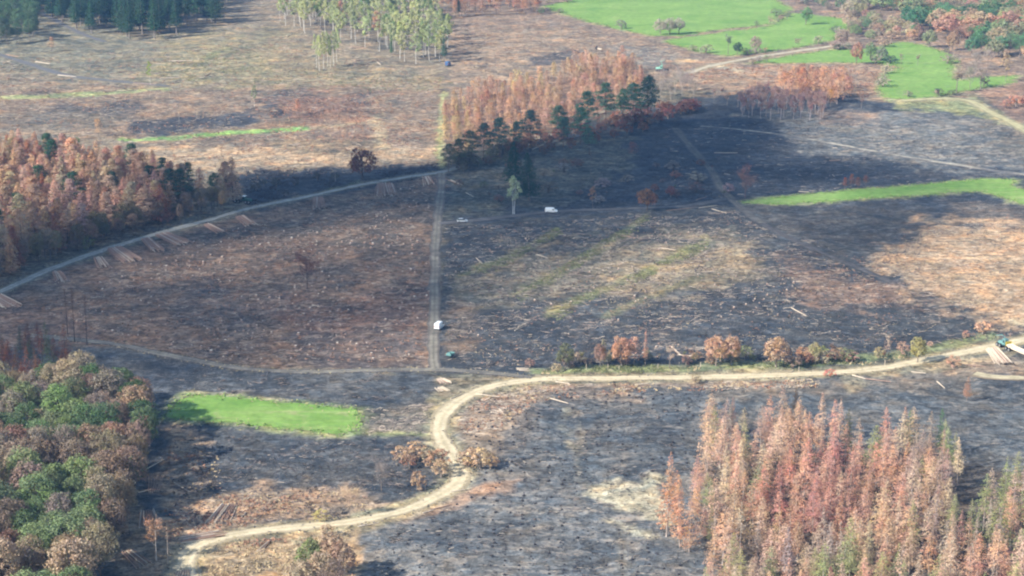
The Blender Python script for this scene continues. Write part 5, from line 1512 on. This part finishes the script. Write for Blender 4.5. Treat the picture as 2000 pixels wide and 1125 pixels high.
def sticks(name, label, areas):
    mb = MB()
    r = np.random.default_rng(5)
    for poly, n, seed, mats, lmin, lmax in areas:
        P = in_poly_pts(poly, n, seed)
        # sticks lie in drifts
        U_, V_ = P[:, 0] * 0.85 + P[:, 1] * 0.52, -P[:, 0] * 0.52 + P[:, 1] * 0.85
        keep = fbm(U_ / 26, V_ / 6, seed, 4) > r.uniform(0.40, 0.68, n)
        P = P[keep]
        m = flat_mask(P[:, 0], P[:, 1])
        P = P[m > 0.25]
        Z = ground_z(P[:, 0], P[:, 1])
        for (x, y), z in zip(P, Z):
            a = r.normal(0.5, 0.6)
            L = r.uniform(lmin, lmax)
            rad = r.uniform(0.03, 0.10) * (1.3 if y > 800 else 1.0)
            d = np.array((math.cos(a), math.sin(a), r.normal() * 0.05)) * L / 2
            c = np.array((x, y, z + rad + 0.03))
            mb.tube(c - d, c + d, rad, rad * 0.6, 3, r.choice(mats))
    return tag(link(name, mb.mesh(name, [M_PALE, M_MID, M_DARKW])), label, 'branches', None, 'stuff')


LEFTCUT = [(60, 600), (480, 425), (845, 352), (842, 705), (480, 712), (230, 668)]
RIGHTCUT = [(870, 445), (1450, 410), (1700, 520), (2000, 640), (2000, 655), (1700, 690), (1040, 715), (870, 705)]
UPLEFT = [(0, 120), (330, 90), (560, 70), (860, 150), (865, 320), (480, 360), (200, 300), (0, 240)]
UPMID = [(885, 60), (1060, 45), (1300, 95), (1330, 140), (1250, 130), (880, 180)]
BOTTOM = [(910, 810), (1060, 760), (1370, 760), (1380, 1150), (720, 1150), (730, 1060), (905, 960)]
LOWLEFT = [(340, 850), (690, 860), (840, 860), (880, 930), (780, 990), (400, 1040), (330, 1000)]
ROADN = [(880, 790), (960, 758), (1300, 746), (1600, 742), (1600, 760), (1250, 765), (1050, 785), (960, 850), (905, 850)]
RIGHTDK = [(1300, 240), (2000, 240), (2000, 345), (1500, 380), (1300, 390)]
sticks('slash', 'loose branches and bark slash strewn over the clear-cuts', [
    (LEFTCUT, 3200, 1, [0, 1, 1, 2], 0.5, 1.9), (RIGHTCUT, 9000, 2, [0, 1, 1, 1], 0.6, 2.6), (UPLEFT, 5000, 3, [0, 1, 1], 1.0, 4.0), (UPMID, 1500, 4, [0, 1, 1], 1.0, 3.5), (BOTTOM, 1500, 5, [1, 2, 2, 0], 0.5, 1.6),
    (LOWLEFT, 1000, 6, [1, 1, 2, 0], 0.6, 2.0), (ROADN, 1100, 7, [0, 0, 1], 0.8, 3.0), (RIGHTDK, 1300, 8, [0, 1, 1], 0.8, 3.0), ([(1700, 505), (1850, 430), (2000, 440), (2000, 640), (1800, 575)], 1600, 9, [0, 0, 1], 0.8, 2.6),
    ([(880, 690), (1040, 705), (1040, 730), (880, 722)], 250, 10, [0, 1], 0.8, 2.4), ([(700, 800), (850, 790), (845, 850), (700, 850)], 350, 12, [0, 1, 1], 0.6, 2.0), ([(1290, 105), (1500, 115), (1700, 130), (1700, 180), (1400, 180)], 700, 13, [0, 1], 1.0, 3.5)])


def heaps(name, label, areas):
    mb = MB()
    r = np.random.default_rng(9)
    for poly, n, seed, mats, size in areas:
        P = in_poly_pts(poly, n, seed)
        P = P[flat_mask(P[:, 0], P[:, 1]) > 0.6]
        U_, V_ = P[:, 0] * 0.85 + P[:, 1] * 0.52, -P[:, 0] * 0.52 + P[:, 1] * 0.85
        P = P[fbm(U_ / 30, V_ / 7, seed + 11, 3) > 0.5]
        Z = ground_z(P[:, 0], P[:, 1])
        for (x, y), z in zip(P, Z):
            a0, k = r.normal(0.5, 0.5), int(r.integers(8, 20))
            ln = size * r.uniform(0.7, 1.8)
            for q in range(k):
                a = a0 + r.normal() * 0.5
                L = ln * r.uniform(0.5, 1.4)
                c = np.array((x + r.normal() * 0.7 * ln, y + r.normal() * 0.5 * ln, z + abs(r.normal()) * 0.18 + 0.08))
                d = np.array((math.cos(a), math.sin(a), r.normal() * 0.15)) * L / 2
                mb.tube(c - d, c + d, r.uniform(0.03, 0.08), 0.02, 3, r.choice(mats))
    return tag(link(name, mb.mesh(name, [M_PALE, M_MID, M_DARKW])), label, 'brushwood', None, 'stuff')


heaps('brushwood', 'heaps of brushwood left along the haul lines of the clear-cuts', [
    (LEFTCUT, 420, 71, [1, 1, 2, 0], 1.2), (RIGHTCUT, 600, 72, [0, 1, 1, 2], 1.4), (UPLEFT, 500, 73, [0, 1, 1, 2], 1.8), (UPMID, 150, 74, [0, 1, 2], 1.8), (LOWLEFT, 160, 75, [1, 2, 2], 0.9), (ROADN, 130, 76, [0, 0, 1], 1.2), (BOTTOM, 160, 77, [1, 2, 2], 0.7),
    ([(700, 800), (850, 790), (845, 850), (700, 850)], 60, 78, [0, 1], 1.0), ([(300, 690), (840, 735), (840, 780), (600, 780), (420, 765), (320, 740)], 130, 79, [1, 2, 2], 0.9)])


def tufts(name, label, mat, areas, thr=0.5):
    C, N, s = [], [], []
    for poly, n, seed, size in areas:
        P = in_poly_pts(poly, n, seed)
        P = P[fbm(P[:, 0] / 11, P[:, 1] / 11, seed + 200, 4) > thr]
        P = P[flat_mask(P[:, 0], P[:, 1]) > 0.35]
        Z = ground_z(P[:, 0], P[:, 1])
        for k in range(4):
            o = rng.normal(size=(len(P), 3)) * np.array((0.28, 0.28, 0.08)) * size
            C.append(np.stack([P[:, 0], P[:, 1], Z + 0.18 * size], 1) + o)
            N.append(rng.normal(size=(len(P), 3)) * 0.7 + np.array((-0.3, -0.3, 0.7)))
            s.append(rng.uniform(0.22, 0.45, len(P)) * size)
    mb = MB()
    mb.quads(np.vstack(C), np.vstack(N), np.concatenate(s))
    return tag(link(name, mb.mesh(name, [mat])), label, 'ground cover', None, 'stuff')


PINKSW = [(330, 850), (420, 860), (440, 960), (700, 960), (760, 1000), (400, 1045), (320, 1060)]
tufts('bracken', 'rust-brown withered bracken in patches on the burnt ground', M_RUST, [(LEFTCUT, 3200, 21, 0.75), (UPLEFT, 5200, 22, 1.0), ([(500, 180), (740, 185), (850, 250), (850, 300), (590, 300), (500, 240)], 2200, 23, 0.95), (PINKSW, 1200, 24, 0.8), (RIGHTCUT, 2400, 25, 0.55),
                                                                                 ([(1500, 500), (1850, 430), (2000, 420), (2000, 640), (1560, 600)], 1800, 26, 0.55), (ROADN, 700, 27, 0.8), (UPMID, 2500, 28, 0.8), ([(390, 1060), (690, 1035), (690, 1130), (380, 1130)], 900, 29, 0.8),
                                                                                 ([(1310, 130), (1720, 130), (1740, 190), (1400, 190)], 1500, 30, 1.3)], 0.53)
tufts('straw_grass', 'bleached straw grass tufts scattered over the clear-cuts', M_STRAW, [(UPLEFT, 4200, 31, 0.75), (RIGHTCUT, 2600, 32, 0.45), (ROADN, 600, 33, 0.8), ([(1700, 505), (1850, 430), (2000, 440), (2000, 640), (1800, 575)], 1500, 34, 0.5), (UPMID, 1800, 35, 0.7),
                                                                                       ([(390, 1060), (690, 1035), (690, 1130), (380, 1130)], 900, 36, 0.7), (PINKSW, 500, 37, 0.7), ([(1060, 718), (1700, 702), (1950, 660), (1950, 672), (1700, 715), (1060, 732)], 700, 38, 0.7)], 0.54)
tufts('heather', 'charred heather and ash clods covering the burnt ground', M_HEATH, [(BOTTOM, 1200, 41, 0.55), (LOWLEFT, 1500, 42, 0.6), (RIGHTDK, 4000, 43, 0.65), (RIGHTCUT, 5000, 44, 0.7), ([(870, 330), (1300, 240), (1450, 390), (880, 430)], 3500, 45, 0.6),
                                                                                  ([(1460, 410), (1800, 395), (1800, 540), (1640, 520)], 2500, 46, 0.55), (LEFTCUT, 2800, 47, 0.6), ([(480, 335), (860, 320), (860, 345), (480, 405)], 1500, 48, 1.1)], 0.44)
tufts('green_undergrowth', 'fresh green regrowth in stripes on the clear-cut', M_GREENT, [([(900, 545), (1090, 445), (1100, 458), (920, 555)], 900, 51, 0.6), ([(1000, 580), (1260, 420), (1275, 435), (1020, 590)], 1300, 52, 0.6), ([(1070, 615), (1380, 468), (1390, 482), (1090, 625)], 1400, 53, 0.6),
                                                                                   ([(260, 140), (480, 90), (540, 130), (400, 165)], 1200, 54, 0.8), ([(1050, 716), (1500, 712), (1700, 696), (1700, 708), (1500, 724), (1050, 732)], 900, 55, 0.7), ([(440, 130), (900, 150), (860, 180), (440, 170)], 1000, 56, 0.8)], 0.46)


def edge_tufts(name, label, mat, lines, per, spread, size):
    C, N, s = [], [], []
    for P in lines:
        for k in range(per):
            keep = P[rng.random(len(P)) < 0.75]
            Q = keep + rng.normal(size=keep.shape) * spread
            sz = size * rng.uniform(0.5, 1.4, len(Q))
            for j in range(3):
                o = rng.normal(size=(len(Q), 3)) * np.array((0.3, 0.3, 0.06)) * size
                C.append(np.stack([Q[:, 0], Q[:, 1], np.full(len(Q), 0.12)], 1) + o)
                N.append(rng.normal(size=(len(Q), 3)) * 0.5 + np.array((-0.2, -0.2, 0.9)))
                s.append(sz * 0.45)
    mb = MB()
    mb.quads(np.vstack(C), np.vstack(N), np.concatenate(s))
    return tag(link(name, mb.mesh(name, [mat])), label, 'grass', None, 'stuff')


edge_tufts('meadow_edge_grass', 'ragged green grass along the rims of the meadows', mat_plain('rim_grass', (0.16, 0.245, 0.07), var=0.35, scale=0.3), EDGES, 3, 1.1, 0.8)
edge_tufts('withered_edge_grass', 'withered straw grass along the rims of the meadows', mat_plain('rim_straw', (0.30, 0.27, 0.14), var=0.35, scale=0.3), EDGES, 2, 1.9, 0.5)
VERGE = []
for nm_ in ('gravel_road', 'forest_road', 'charred_track'):
    wp, hw = ROADS[nm_]['wp'], ROADS[nm_]['w'] / 2
    t_ = np.gradient(wp, axis=0)
    t_ /= np.linalg.norm(t_, axis=1, keepdims=True)
    nr_ = np.stack([-t_[:, 1], t_[:, 0]], 1)
    VERGE += [wp + nr_ * (hw * 1.1), wp - nr_ * (hw * 1.1)]
edge_tufts('verge_grass', 'dry grass tufts along the road verges', mat_plain('verge_straw', (0.30, 0.255, 0.15), var=0.4, scale=0.3), VERGE, 2, 0.55, 0.5)
edge_tufts('verge_clods', 'dark earth clods along the road verges', M_HEATH, VERGE, 1, 0.8, 0.5)

# ------------------------------------------------------------------ vehicles and small structures
def loft(mb, secs, mat=0, n=4):
    """sections (x, half width bottom, half width top, z bottom, z top), rounded box rings joined along x"""
    rings = []
    for x, wb, wt, z0, z1 in secs:
        h = z1 - z0
        rings.append([(x, -wb * 0.92, z0), (x, -wb, z0 + 0.14 * h), (x, -wb, z0 + 0.52 * h), (x, -wt, z0 + 0.86 * h), (x, -wt * 0.82, z1), (x, wt * 0.82, z1), (x, wt, z0 + 0.86 * h), (x, wb, z0 + 0.52 * h), (x, wb, z0 + 0.14 * h), (x, wb * 0.92, z0)])
    k = len(rings[0])
    V = [p for r in rings for p in r]
    F = [(r * k + q, r * k + (q + 1) % k, (r + 1) * k + (q + 1) % k, (r + 1) * k + q) for r in range(len(rings) - 1) for q in range(k)]
    mb.add(V, F, mat)
    b = mb.n - len(V)
    mb.f.append([b + q for q in range(k)][::-1])
    mb.f.append([b + (len(rings) - 1) * k + q for q in range(k)])
    mb.m += [mat, mat]


def quad_mesh(name, pts, mat, parent, th=0.02):
    """a thin pane with a little thickness along its own normal"""
    P = [np.array(p, float) for p in pts]
    nrm = np.cross(P[1] - P[0], P[2] - P[0])
    nrm /= np.linalg.norm(nrm) + 1e-9
    mb = MB()
    n = len(P)
    mb.add([p - nrm * th for p in P] + [p + nrm * th for p in P], [(q, (q + 1) % n, n + (q + 1) % n, n + q) for q in range(n)])
    mb.f += [list(range(n))[::-1], [n + q for q in range(n)]]
    mb.m += [0, 0]
    return link(name, mb.mesh(name, [mat]), parent)


def wheel_mesh(r, wd):
    t, c = MB(), MB()
    t.tube((0, -wd / 2, 0), (0, wd / 2, 0), r, r, 18, 0, 0)
    t.tube((0, -wd / 2 - 0.02, 0), (0, wd / 2 + 0.02, 0), r * 0.86, r * 0.86, 18, 0, 0)
    c.tube((0, -wd / 2 - 0.035, 0), (0, wd / 2 + 0.035, 0), r * 0.56, r * 0.56, 12, 0, 0)
    c.tube((0, -wd / 2 - 0.05, 0), (0, wd / 2 + 0.05, 0), r * 0.18, r * 0.18, 8, 0, 0)
    return t.mesh('wheel', [M_TYRE]), c.mesh('rim', [M_RIM])


def wheels(parent, pos, r, wd):
    tm, cm = wheel_mesh(r, wd)
    for (x, y) in pos:
        o = link('wheel', tm, parent, (x, y, r))
        link('rim', cm, o)


def van(px, py, heading, paint, label, s=1.0):
    x, y = G(px, py)
    o = link('van', None, None, (x, y, float(ground_z(x, y)[0]) + 0.08), (0, 0, heading), (s, s, s))
    tag(o, label, 'van')
    mb = MB()
    loft(mb, [(-2.55, 0.86, 0.82, 0.45, 2.12), (-2.45, 0.96, 0.88, 0.34, 2.28), (-0.5, 0.98, 0.88, 0.32, 2.34), (0.7, 0.98, 0.86, 0.32, 2.32), (1.05, 0.98, 0.82, 0.32, 2.18), (1.75, 0.97, 0.80, 0.32, 1.46), (2.25, 0.93, 0.80, 0.34, 1.20), (2.5, 0.84, 0.74, 0.40, 0.95)])
    link('body', mb.mesh('van_body', [paint]), o)
    quad_mesh('windscreen', [(1.14, -0.66, 2.10), (1.72, -0.72, 1.50), (1.72, 0.72, 1.50), (1.14, 0.66, 2.10)], M_GLASS, o, 0.03)
    for sd in (-1, 1):
        quad_mesh('side_window', [(0.35, sd * 0.97, 1.35), (1.30, sd * 0.955, 1.35), (1.0, sd * 0.90, 1.95), (0.35, sd * 0.92, 1.95)], M_GLASS, o, 0.03)
        mb = MB()
        mb.box((-0.5, sd * 0.985, 1.0), (1.9, 0.03, 0.06))
        link('rub_strip', mb.mesh('rub_strip', [M_STEEL]), o)
        mb = MB()
        mb.box((2.36, sd * 0.62, 0.92), (0.26, 0.28, 0.2), 0, 0.8)
        link('headlight', mb.mesh('headlight', [M_LAMP]), o)
        mb = MB()
        mb.box((-2.52, sd * 0.80, 1.2), (0.1, 0.14, 0.5))
        link('tail_lamp', mb.mesh('tail_lamp', [M_REDL]), o)
        mb = MB()
        mb.box((1.35, sd * 1.08, 1.42), (0.14, 0.2, 0.26), 0, 0.8)
        link('wing_mirror', mb.mesh('wing_mirror', [M_STEEL]), o)
        quad_mesh('rear_window', [(-2.53, sd * 0.10, 1.45), (-2.53, sd * 0.70, 1.45), (-2.50, sd * 0.68, 1.95), (-2.50, sd * 0.10, 1.95)], M_GLASS, o, 0.03)
    mb = MB()
    mb.box((2.46, 0, 0.5), (0.2, 1.6, 0.26), 0, 0.9)
    mb.box((-2.56, 0, 0.48), (0.16, 1.7, 0.22), 0, 0.95)
    link('bumper', mb.mesh('bumper', [M_STEEL]), o)
    wheels(o, [(1.6, -0.86), (1.6, 0.86), (-1.55, -0.86), (-1.55, 0.86)], 0.34, 0.24)
    return o


def car(px, py, heading, paint, label, s=1.0):
    x, y = G(px, py)
    o = link('car', None, None, (x, y, float(ground_z(x, y)[0]) + 0.08), (0, 0, heading), (s, s, s))
    tag(o, label, 'car')
    mb = MB()
    loft(mb, [(-2.1, 0.78, 0.74, 0.42, 0.86), (-1.95, 0.86, 0.82, 0.30, 0.95), (-0.6, 0.89, 0.85, 0.26, 0.97), (0.9, 0.89, 0.85, 0.26, 0.96), (1.8, 0.86, 0.80, 0.28, 0.84), (2.1, 0.74, 0.68, 0.36, 0.68)])
    link('body', mb.mesh('car_body', [paint]), o)
    mb = MB()
    loft(mb, [(-1.95, 0.78, 0.62, 0.90, 1.08), (-1.5, 0.80, 0.64, 0.90, 1.46), (-0.2, 0.82, 0.66, 0.90, 1.50), (0.35, 0.82, 0.64, 0.90, 1.42), (1.15, 0.80, 0.66, 0.88, 1.0)])
    link('greenhouse', mb.mesh('car_glass', [M_GLASS]), o)
    mb = MB()
    loft(mb, [(-1.5, 0.60, 0.54, 1.42, 1.49), (-0.2, 0.63, 0.56, 1.46, 1.53), (0.25, 0.60, 0.54, 1.42, 1.49)])
    link('roof', mb.mesh('car_roof', [paint]), o)
    for sd in (-1, 1):
        mb = MB()
        mb.box((1.98, sd * 0.55, 0.66), (0.2, 0.3, 0.14))
        link('headlight', mb.mesh('headlight', [M_LAMP]), o)
        mb = MB()
        mb.box((-2.02, sd * 0.62, 0.78), (0.14, 0.26, 0.16))
        link('tail_lamp', mb.mesh('tail_lamp', [M_REDL]), o)
    wheels(o, [(1.3, -0.8), (1.3, 0.8), (-1.25, -0.8), (-1.25, 0.8)], 0.32, 0.2)
    return o


def machine(name, px, py, heading, paint, label, cabc, boom, load=0, cat='forest machine', s=1.0):
    """articulated forest machine: engine end, cab, crane, and a log bunk when loaded"""
    x, y = G(px, py)
    o = link(name, None, None, (x, y, float(ground_z(x, y)[0]) + 0.05), (0, 0, heading), (s, s, s))
    tag(o, label, cat)
    mb = MB()
    loft(mb, [(0.4, 0.75, 0.7, 0.8, 1.75), (1.0, 0.95, 0.85, 0.75, 2.0), (2.4, 0.95, 0.8, 0.75, 1.95), (3.1, 0.8, 0.65, 0.85, 1.6)])
    link('engine_hood', mb.mesh('engine_hood', [paint]), o)
    mb = MB()
    mb.box((1.6, 0, 0.7), (3.0, 0.9, 0.4))
    mb.box((-2.2, 0, 0.8), (5.2, 0.7, 0.35))
    link('chassis', mb.mesh('chassis', [M_STEEL]), o)
    mb = MB()
    loft(mb, [(-0.75, 0.75, 0.66, 1.15, 2.75), (-0.6, 0.8, 0.72, 1.1, 2.85), (0.35, 0.8, 0.72, 1.1, 2.85), (0.6, 0.78, 0.66, 1.1, 2.3)])
    cab = link('cab', mb.mesh('cab', [paint]), o)
    mb = MB()
    mb.box((-0.1, 0, 2.93), (1.5, 1.7, 0.16), 0, 0.92)
    link('cab_roof', mb.mesh('cab_roof', [cabc]), cab)
    for sd in (-1, 1):
        quad_mesh('window', [(-0.5, sd * 0.79, 1.8), (0.3, sd * 0.79, 1.8), (0.25, sd * 0.75, 2.6), (-0.5, sd * 0.75, 2.6)], M_GLASS, cab, 0.03)
    quad_mesh('window', [(0.5, -0.6, 1.9), (0.5, 0.6, 1.9), (0.42, 0.55, 2.6), (0.42, -0.55, 2.6)], M_GLASS, cab, 0.03)
    quad_mesh('window', [(-0.79, -0.6, 1.6), (-0.79, 0.6, 1.6), (-0.79, 0.55, 2.6), (-0.79, -0.55, 2.6)], M_GLASS, cab, 0.03)
    wheels(o, [(1.1, -1.1), (1.1, 1.1), (2.5, -1.1), (2.5, 1.1), (-2.2, -1.1), (-2.2, 1.1), (-3.7, -1.1), (-3.7, 1.1)], 0.66, 0.6)
    mb = MB()
    mb.tube((-1.1, 0, 0.9), (-1.1, 0, 2.6), 0.22, 0.18, 8, 0, 0)
    p0 = np.array((-1.1, 0, 2.6))
    p1, p2 = np.array(boom[0], float), np.array(boom[1], float)
    mb.tube(p0, p1, 0.17, 0.14, 6, 0, 0)
    mb.tube(p1, p2, 0.14, 0.09, 6, 0, 0)
    link('crane', mb.mesh('crane', [paint]), o)
    mb = MB()
    mb.tube(p2, p2 - np.array((0, 0, 0.6)), 0.08, 0.12, 6, 0, 0)
    for sd in (-1, 1):
        mb.tube(p2 - np.array((0, 0, 0.6)), p2 + np.array((0, sd * 0.45, -1.0)), 0.09, 0.07, 5, 0, 0)
        mb.tube(p2 + np.array((0, sd * 0.45, -1.0)), p2 + np.array((0, sd * 0.15, -1.45)), 0.07, 0.04, 5, 0, 0)
    link('grapple', mb.mesh('grapple', [M_STEEL]), o)
    if load:
        mb = MB()
        for xx in (-1.9, -3.2, -4.6):
            for sd in (-1, 1):
                mb.tube((xx, sd * 0.7, 0.95), (xx, sd * 1.2, 2.5), 0.07, 0.06, 5, 0, 0)
        mb.box((-1.6, 0, 1.8), (0.1, 2.1, 1.6))
        link('bunk_frame', mb.mesh('bunk_frame', [M_YEL]), o)
        for r in range(3):
            for q in range(load):
                f = (q + 0.5) / load - 0.5
                log_at('log', -1.75 - random.uniform(0, 0.25), f * 2.0, 1.15 + r * 0.3, math.pi + random.gauss(0, 0.008), 9.0 + random.uniform(-0.7, 1.0), 0.30, o, 0, random.random() < 0.9)
    return o


van(1077, 415, R(-6), M_WHITE, 'white panel van parked side-on on the dark track', 1.06).scale = (0.98, 1.0, 0.82)
van(858, 642, R(72), M_WHITE, 'white van seen end-on beside the straight track', 1.0)
van(875, 129, R(75), M_BLUE, 'blue van in the shadow at the right end of the birch stand', 1.15)
car(903, 434, R(4), M_SILVER, 'silver car on the dark track close to the crossroads')
machine('forwarder', 1963, 680, R(112), M_TEAL, 'teal forest machine with a bunk of pale logs, parked across the gravel road', M_TEAL, [(-0.2, 1.5, 4.6), (2.6, 2.0, 3.6)], 6)
machine('forwarder', 478, 397, R(-20), mat_plain('dark_green_paint', (0.03, 0.10, 0.08), rough=0.5), 'dark forest machine with white cab roof under the trees by the forest road', M_WHITE, [(-3.0, 0.4, 3.6), (-4.6, 0.8, 2.8)])
machine('harvester', 1291, 141, R(160), M_MINT, 'bright mint-green forest machine with raised crane beyond the tall pines', M_MINT, [(0.2, 0.6, 5.6), (-2.4, 1.0, 6.4)])


def trailer(px, py, heading, label):
    x, y = G(px, py)
    o = link('trailer', None, None, (x, y, float(ground_z(x, y)[0]) + 0.05), (0, 0, heading))
    tag(o, label, 'trailer')
    mb = MB()
    for sd in (-1, 1):
        mb.box((0, sd * 0.85, 0.95), (2.6, 0.06, 0.6))
        mb.box((sd * 1.3, 0, 0.95), (0.06, 1.64, 0.6))
    link('side_board', mb.mesh('side_board', [M_TEAL]), o)
    mb = MB()
    mb.box((0, 0, 0.66), (2.55, 1.62, 0.08))
    link('load_bed', mb.mesh('load_bed', [M_STEEL]), o)
    mb = MB()
    mb.tube((1.25, -0.5, 0.6), (2.5, 0, 0.55), 0.05, 0.05, 5, 0, 0)
    mb.tube((1.25, 0.5, 0.6), (2.5, 0, 0.55), 0.05, 0.05, 5, 0, 0)
    mb.tube((2.5, 0, 0.0), (2.5, 0, 0.7), 0.04, 0.04, 5, 0, 0)
    link('drawbar', mb.mesh('drawbar', [M_STEEL]), o)
    wheels(o, [(-0.1, -0.98), (-0.1, 0.98)], 0.36, 0.2)
    mb = MB()
    mb.box((-0.4, 0.1, 1.0), (1.2, 1.2, 0.7), 0, 0.8)
    link('tank', mb.mesh('tank', [M_TEAL]), o)


trailer(880, 697, R(60), 'small teal trailer standing right of the straight track near its lower end')


def high_seat(px, py, label):
    x, y = G(px, py)
    o = link('hunting_stand', None, None, (x, y, float(ground_z(x, y)[0])), (0, 0, R(20)))
    tag(o, label, 'hunting stand')
    for sx in (-1, 1):
        for sy in (-1, 1):
            mb = MB()
            mb.tube((sx * 1.1, sy * 1.1, -0.2), (sx * 0.75, sy * 0.75, 2.2), 0.09, 0.08, 6, 0, 0)
            link('leg', mb.mesh('leg', [M_BOARD]), o)
    mb = MB()
    mb.box((0, 0, 2.2), (1.9, 1.9, 0.1))
    for sd in (-1, 1):
        mb.box((sd * 0.88, 0, 2.75), (0.06, 1.8, 1.0))
        mb.box((0, sd * 0.88, 2.75), (1.7, 0.06, 1.0))
        for sy in (-1, 1):
            mb.tube((sd * 0.85, sy * 0.85, 3.2), (sd * 0.85, sy * 0.85, 3.95), 0.06, 0.06, 5, 0, 0)
    link('cabin', mb.mesh('cabin', [M_BOARD]), o)
    mb = MB()
    mb.box((0, 0, 4.05), (2.3, 2.3, 0.16), 0, 0.8)
    link('roof', mb.mesh('roof', [M_DARKW]), o)
    mb = MB()
    for sd in (-1, 1):
        mb.tube((1.9, sd * 0.25, 0), (0.95, sd * 0.25, 2.3), 0.04, 0.04, 5, 0, 0)
    for k in range(6):
        f = (k + 0.5) / 6
        mb.tube((1.9 - 0.95 * f, -0.25, 2.3 * f), (1.9 - 0.95 * f, 0.25, 2.3 * f), 0.03, 0.03, 5, 0, 0)
    link('ladder', mb.mesh('ladder', [M_BOARD]), o)


high_seat(1830, 188, 'small wooden hunting stand on the lower edge of the right meadow')


def root_plate(px, py, label):
    x, y = G(px, py)
    o = link('root_plate', None, None, (x, y, float(ground_z(x, y)[0])), (0, 0, R(-30)))
    tag(o, label, 'root plate')
    mb = MB()
    n = 11
    a = np.arange(n) * 2 * math.pi / n
    r = 1.35 * (1 + rng.uniform(-0.25, 0.25, n))
    V = np.vstack([np.stack([np.full(n, -0.3) + rng.normal(size=n) * 0.08, np.cos(a) * r, np.sin(a) * r + 1.1], 1), np.stack([np.full(n, 0.25), np.cos(a) * r * 0.5, np.sin(a) * r * 0.5 + 0.9], 1)])
    mb.add(V, [(q, (q + 1) % n, n + (q + 1) % n, n + q) for q in range(n)])
    mb.f += [list(range(n))[::-1], [n + q for q in range(n)]]
    mb.m += [0, 0]
    for k in range(9):
        b = rng.uniform(0, 6.28)
        mb.tube((-0.2, math.cos(b) * 0.9, 1.1 + math.sin(b) * 0.9), (-0.6, math.cos(b) * 1.9, 1.1 + math.sin(b) * 1.7), 0.09, 0.03, 5)
    link('root_disc', mb.mesh('root_disc', [M_DARKW]), o)
    for sd in (-1, 1):
        mb = MB()
        mb.tube((0.2, sd * 0.3, 0.9), (3.2, sd * 0.9, 0.4), 0.28, 0.24, 8, 0, 1)
        link('broken_trunk', mb.mesh('broken_trunk', [M_PALE, M_CUT]), o)


root_plate(1166, 98, 'dark upturned root plate with pale broken stems behind the central thicket')


def post(px, py, h):
    x, y = G(px, py)
    mb = MB()
    mb.tube((0, 0, -0.2), (0.03, 0.02, h), 0.10, 0.09, 6, 0, 0)
    mb.tube((0.03, 0.02, h), (0.03, 0.02, h + 0.08), 0.09, 0.03, 6, 0, 0)
    return link('marker_post', mb.mesh('marker_post', [M_PALE]), None, (x, y, float(ground_z(x, y)[0])))


for px, py, h in [(1096, 724, 1.6), (1145, 722, 1.7), (1187, 722, 1.5), (1209, 722, 1.4), (1285, 719, 1.4), (1326, 717, 1.5), (1368, 717, 1.6), (1560, 727, 1.7), (1728, 714, 1.8)]:
    tag(post(px, py, h), 'short pale post on the grass verge beyond the gravel road', 'post', 'pale posts along the gravel road')

# ------------------------------------------------------------------ clouds overhead, whose shade lies across the middle of the clear-cuts
CLOUD_Z = 2200.0
off = LIGHT * (CLOUD_Z / LIGHT.z)            # from a ground point towards the sun, up to the cloud base
ico = bmesh.new()
bmesh.ops.create_icosphere(ico, subdivisions=2, radius=1.0)
IV = np.array([v.co[:] for v in ico.verts])
IF = [[v.index for v in f.verts] for f in ico.faces]
ico.free()


def mat_cloud():
    m, nt, b = nodes('cloud_vapour')
    b.inputs['Base Color'].default_value = (0.95, 0.95, 0.95, 1)
    b.inputs['Roughness'].default_value = 1.0
    n1 = noise(nt, 0.02, 4, texco(nt))
    nt.links.new(ramp(nt, n1, [(0.2, 0.85), (0.8, 0.97)]), b.inputs['Base Color'])
    return m


M_CLOUD = mat_cloud()


def cloud(poly, spacing, rad, seed, cover=1.0):
    mb = MB()
    r = random.Random(seed)
    for (x, y) in scatter(poly, spacing, 2000, seed):
        if r.random() > cover:
            continue
        px, py = to_px(x, y)
        k = rad * r.uniform(0.7, 1.25)
        c = np.array((x, y, 0)) + np.array(off) * (1 + r.uniform(-0.004, 0.03))
        nz = 1 + 0.18 * (vnoise(IV[:, 0] * 2.2 + x, IV[:, 1] * 2.2 + y + IV[:, 2] * 3, seed) - 0.5)[:, None]
        mb.add(c + IV * nz * np.array((k, k, k * 0.7)), IF)
    o = link('cloud', mb.mesh('cloud', [M_CLOUD], True))
    return tag(o, kind='structure')


cloud([(-420, 575), (0, 505), (200, 470), (350, 420), (430, 372), (480, 352), (860, 318), (1000, 302), (1130, 286), (1280, 240), (1460, 200), (1530, 240), (1500, 300), (1520, 350), (1430, 395), (1000, 398), (870, 392), (600, 430), (400, 470),
       (200, 520), (0, 580), (-420, 690)], 16, 15, 61, 0.93)
cloud([(-420, 690), (0, 580), (200, 520), (400, 470), (600, 430), (870, 392), (1000, 398), (1430, 395), (1500, 440), (1200, 470), (950, 540), (840, 640), (500, 705), (100, 690), (-420, 760)], 21, 12, 63, 0.80)
cloud([(1500, 300), (1800, 350), (1850, 430), (1760, 520), (1640, 510), (1480, 430)], 26, 12, 67, 0.5)

# ------------------------------------------------------------------ haze
hz = MB()
hz.box((0, 6500, 96), (29000, 20000, 196))
m = bpy.data.materials.new('haze')
m.use_nodes = True
nt = m.node_tree
for n in list(nt.nodes):
    if n.type != 'OUTPUT_MATERIAL':
        nt.nodes.remove(n)
pv = nt.nodes.new('ShaderNodeVolumePrincipled')
pv.inputs['Color'].default_value = (0.24, 0.50, 1.0, 1)
pv.inputs['Density'].default_value = 0.00008
nt.links.new(pv.outputs[0], nt.nodes['Material Output'].inputs['Volume'])
tag(link('haze', hz.mesh('haze', [m])), 'thin bluish haze lying over the whole landscape', 'haze', None, 'stuff')
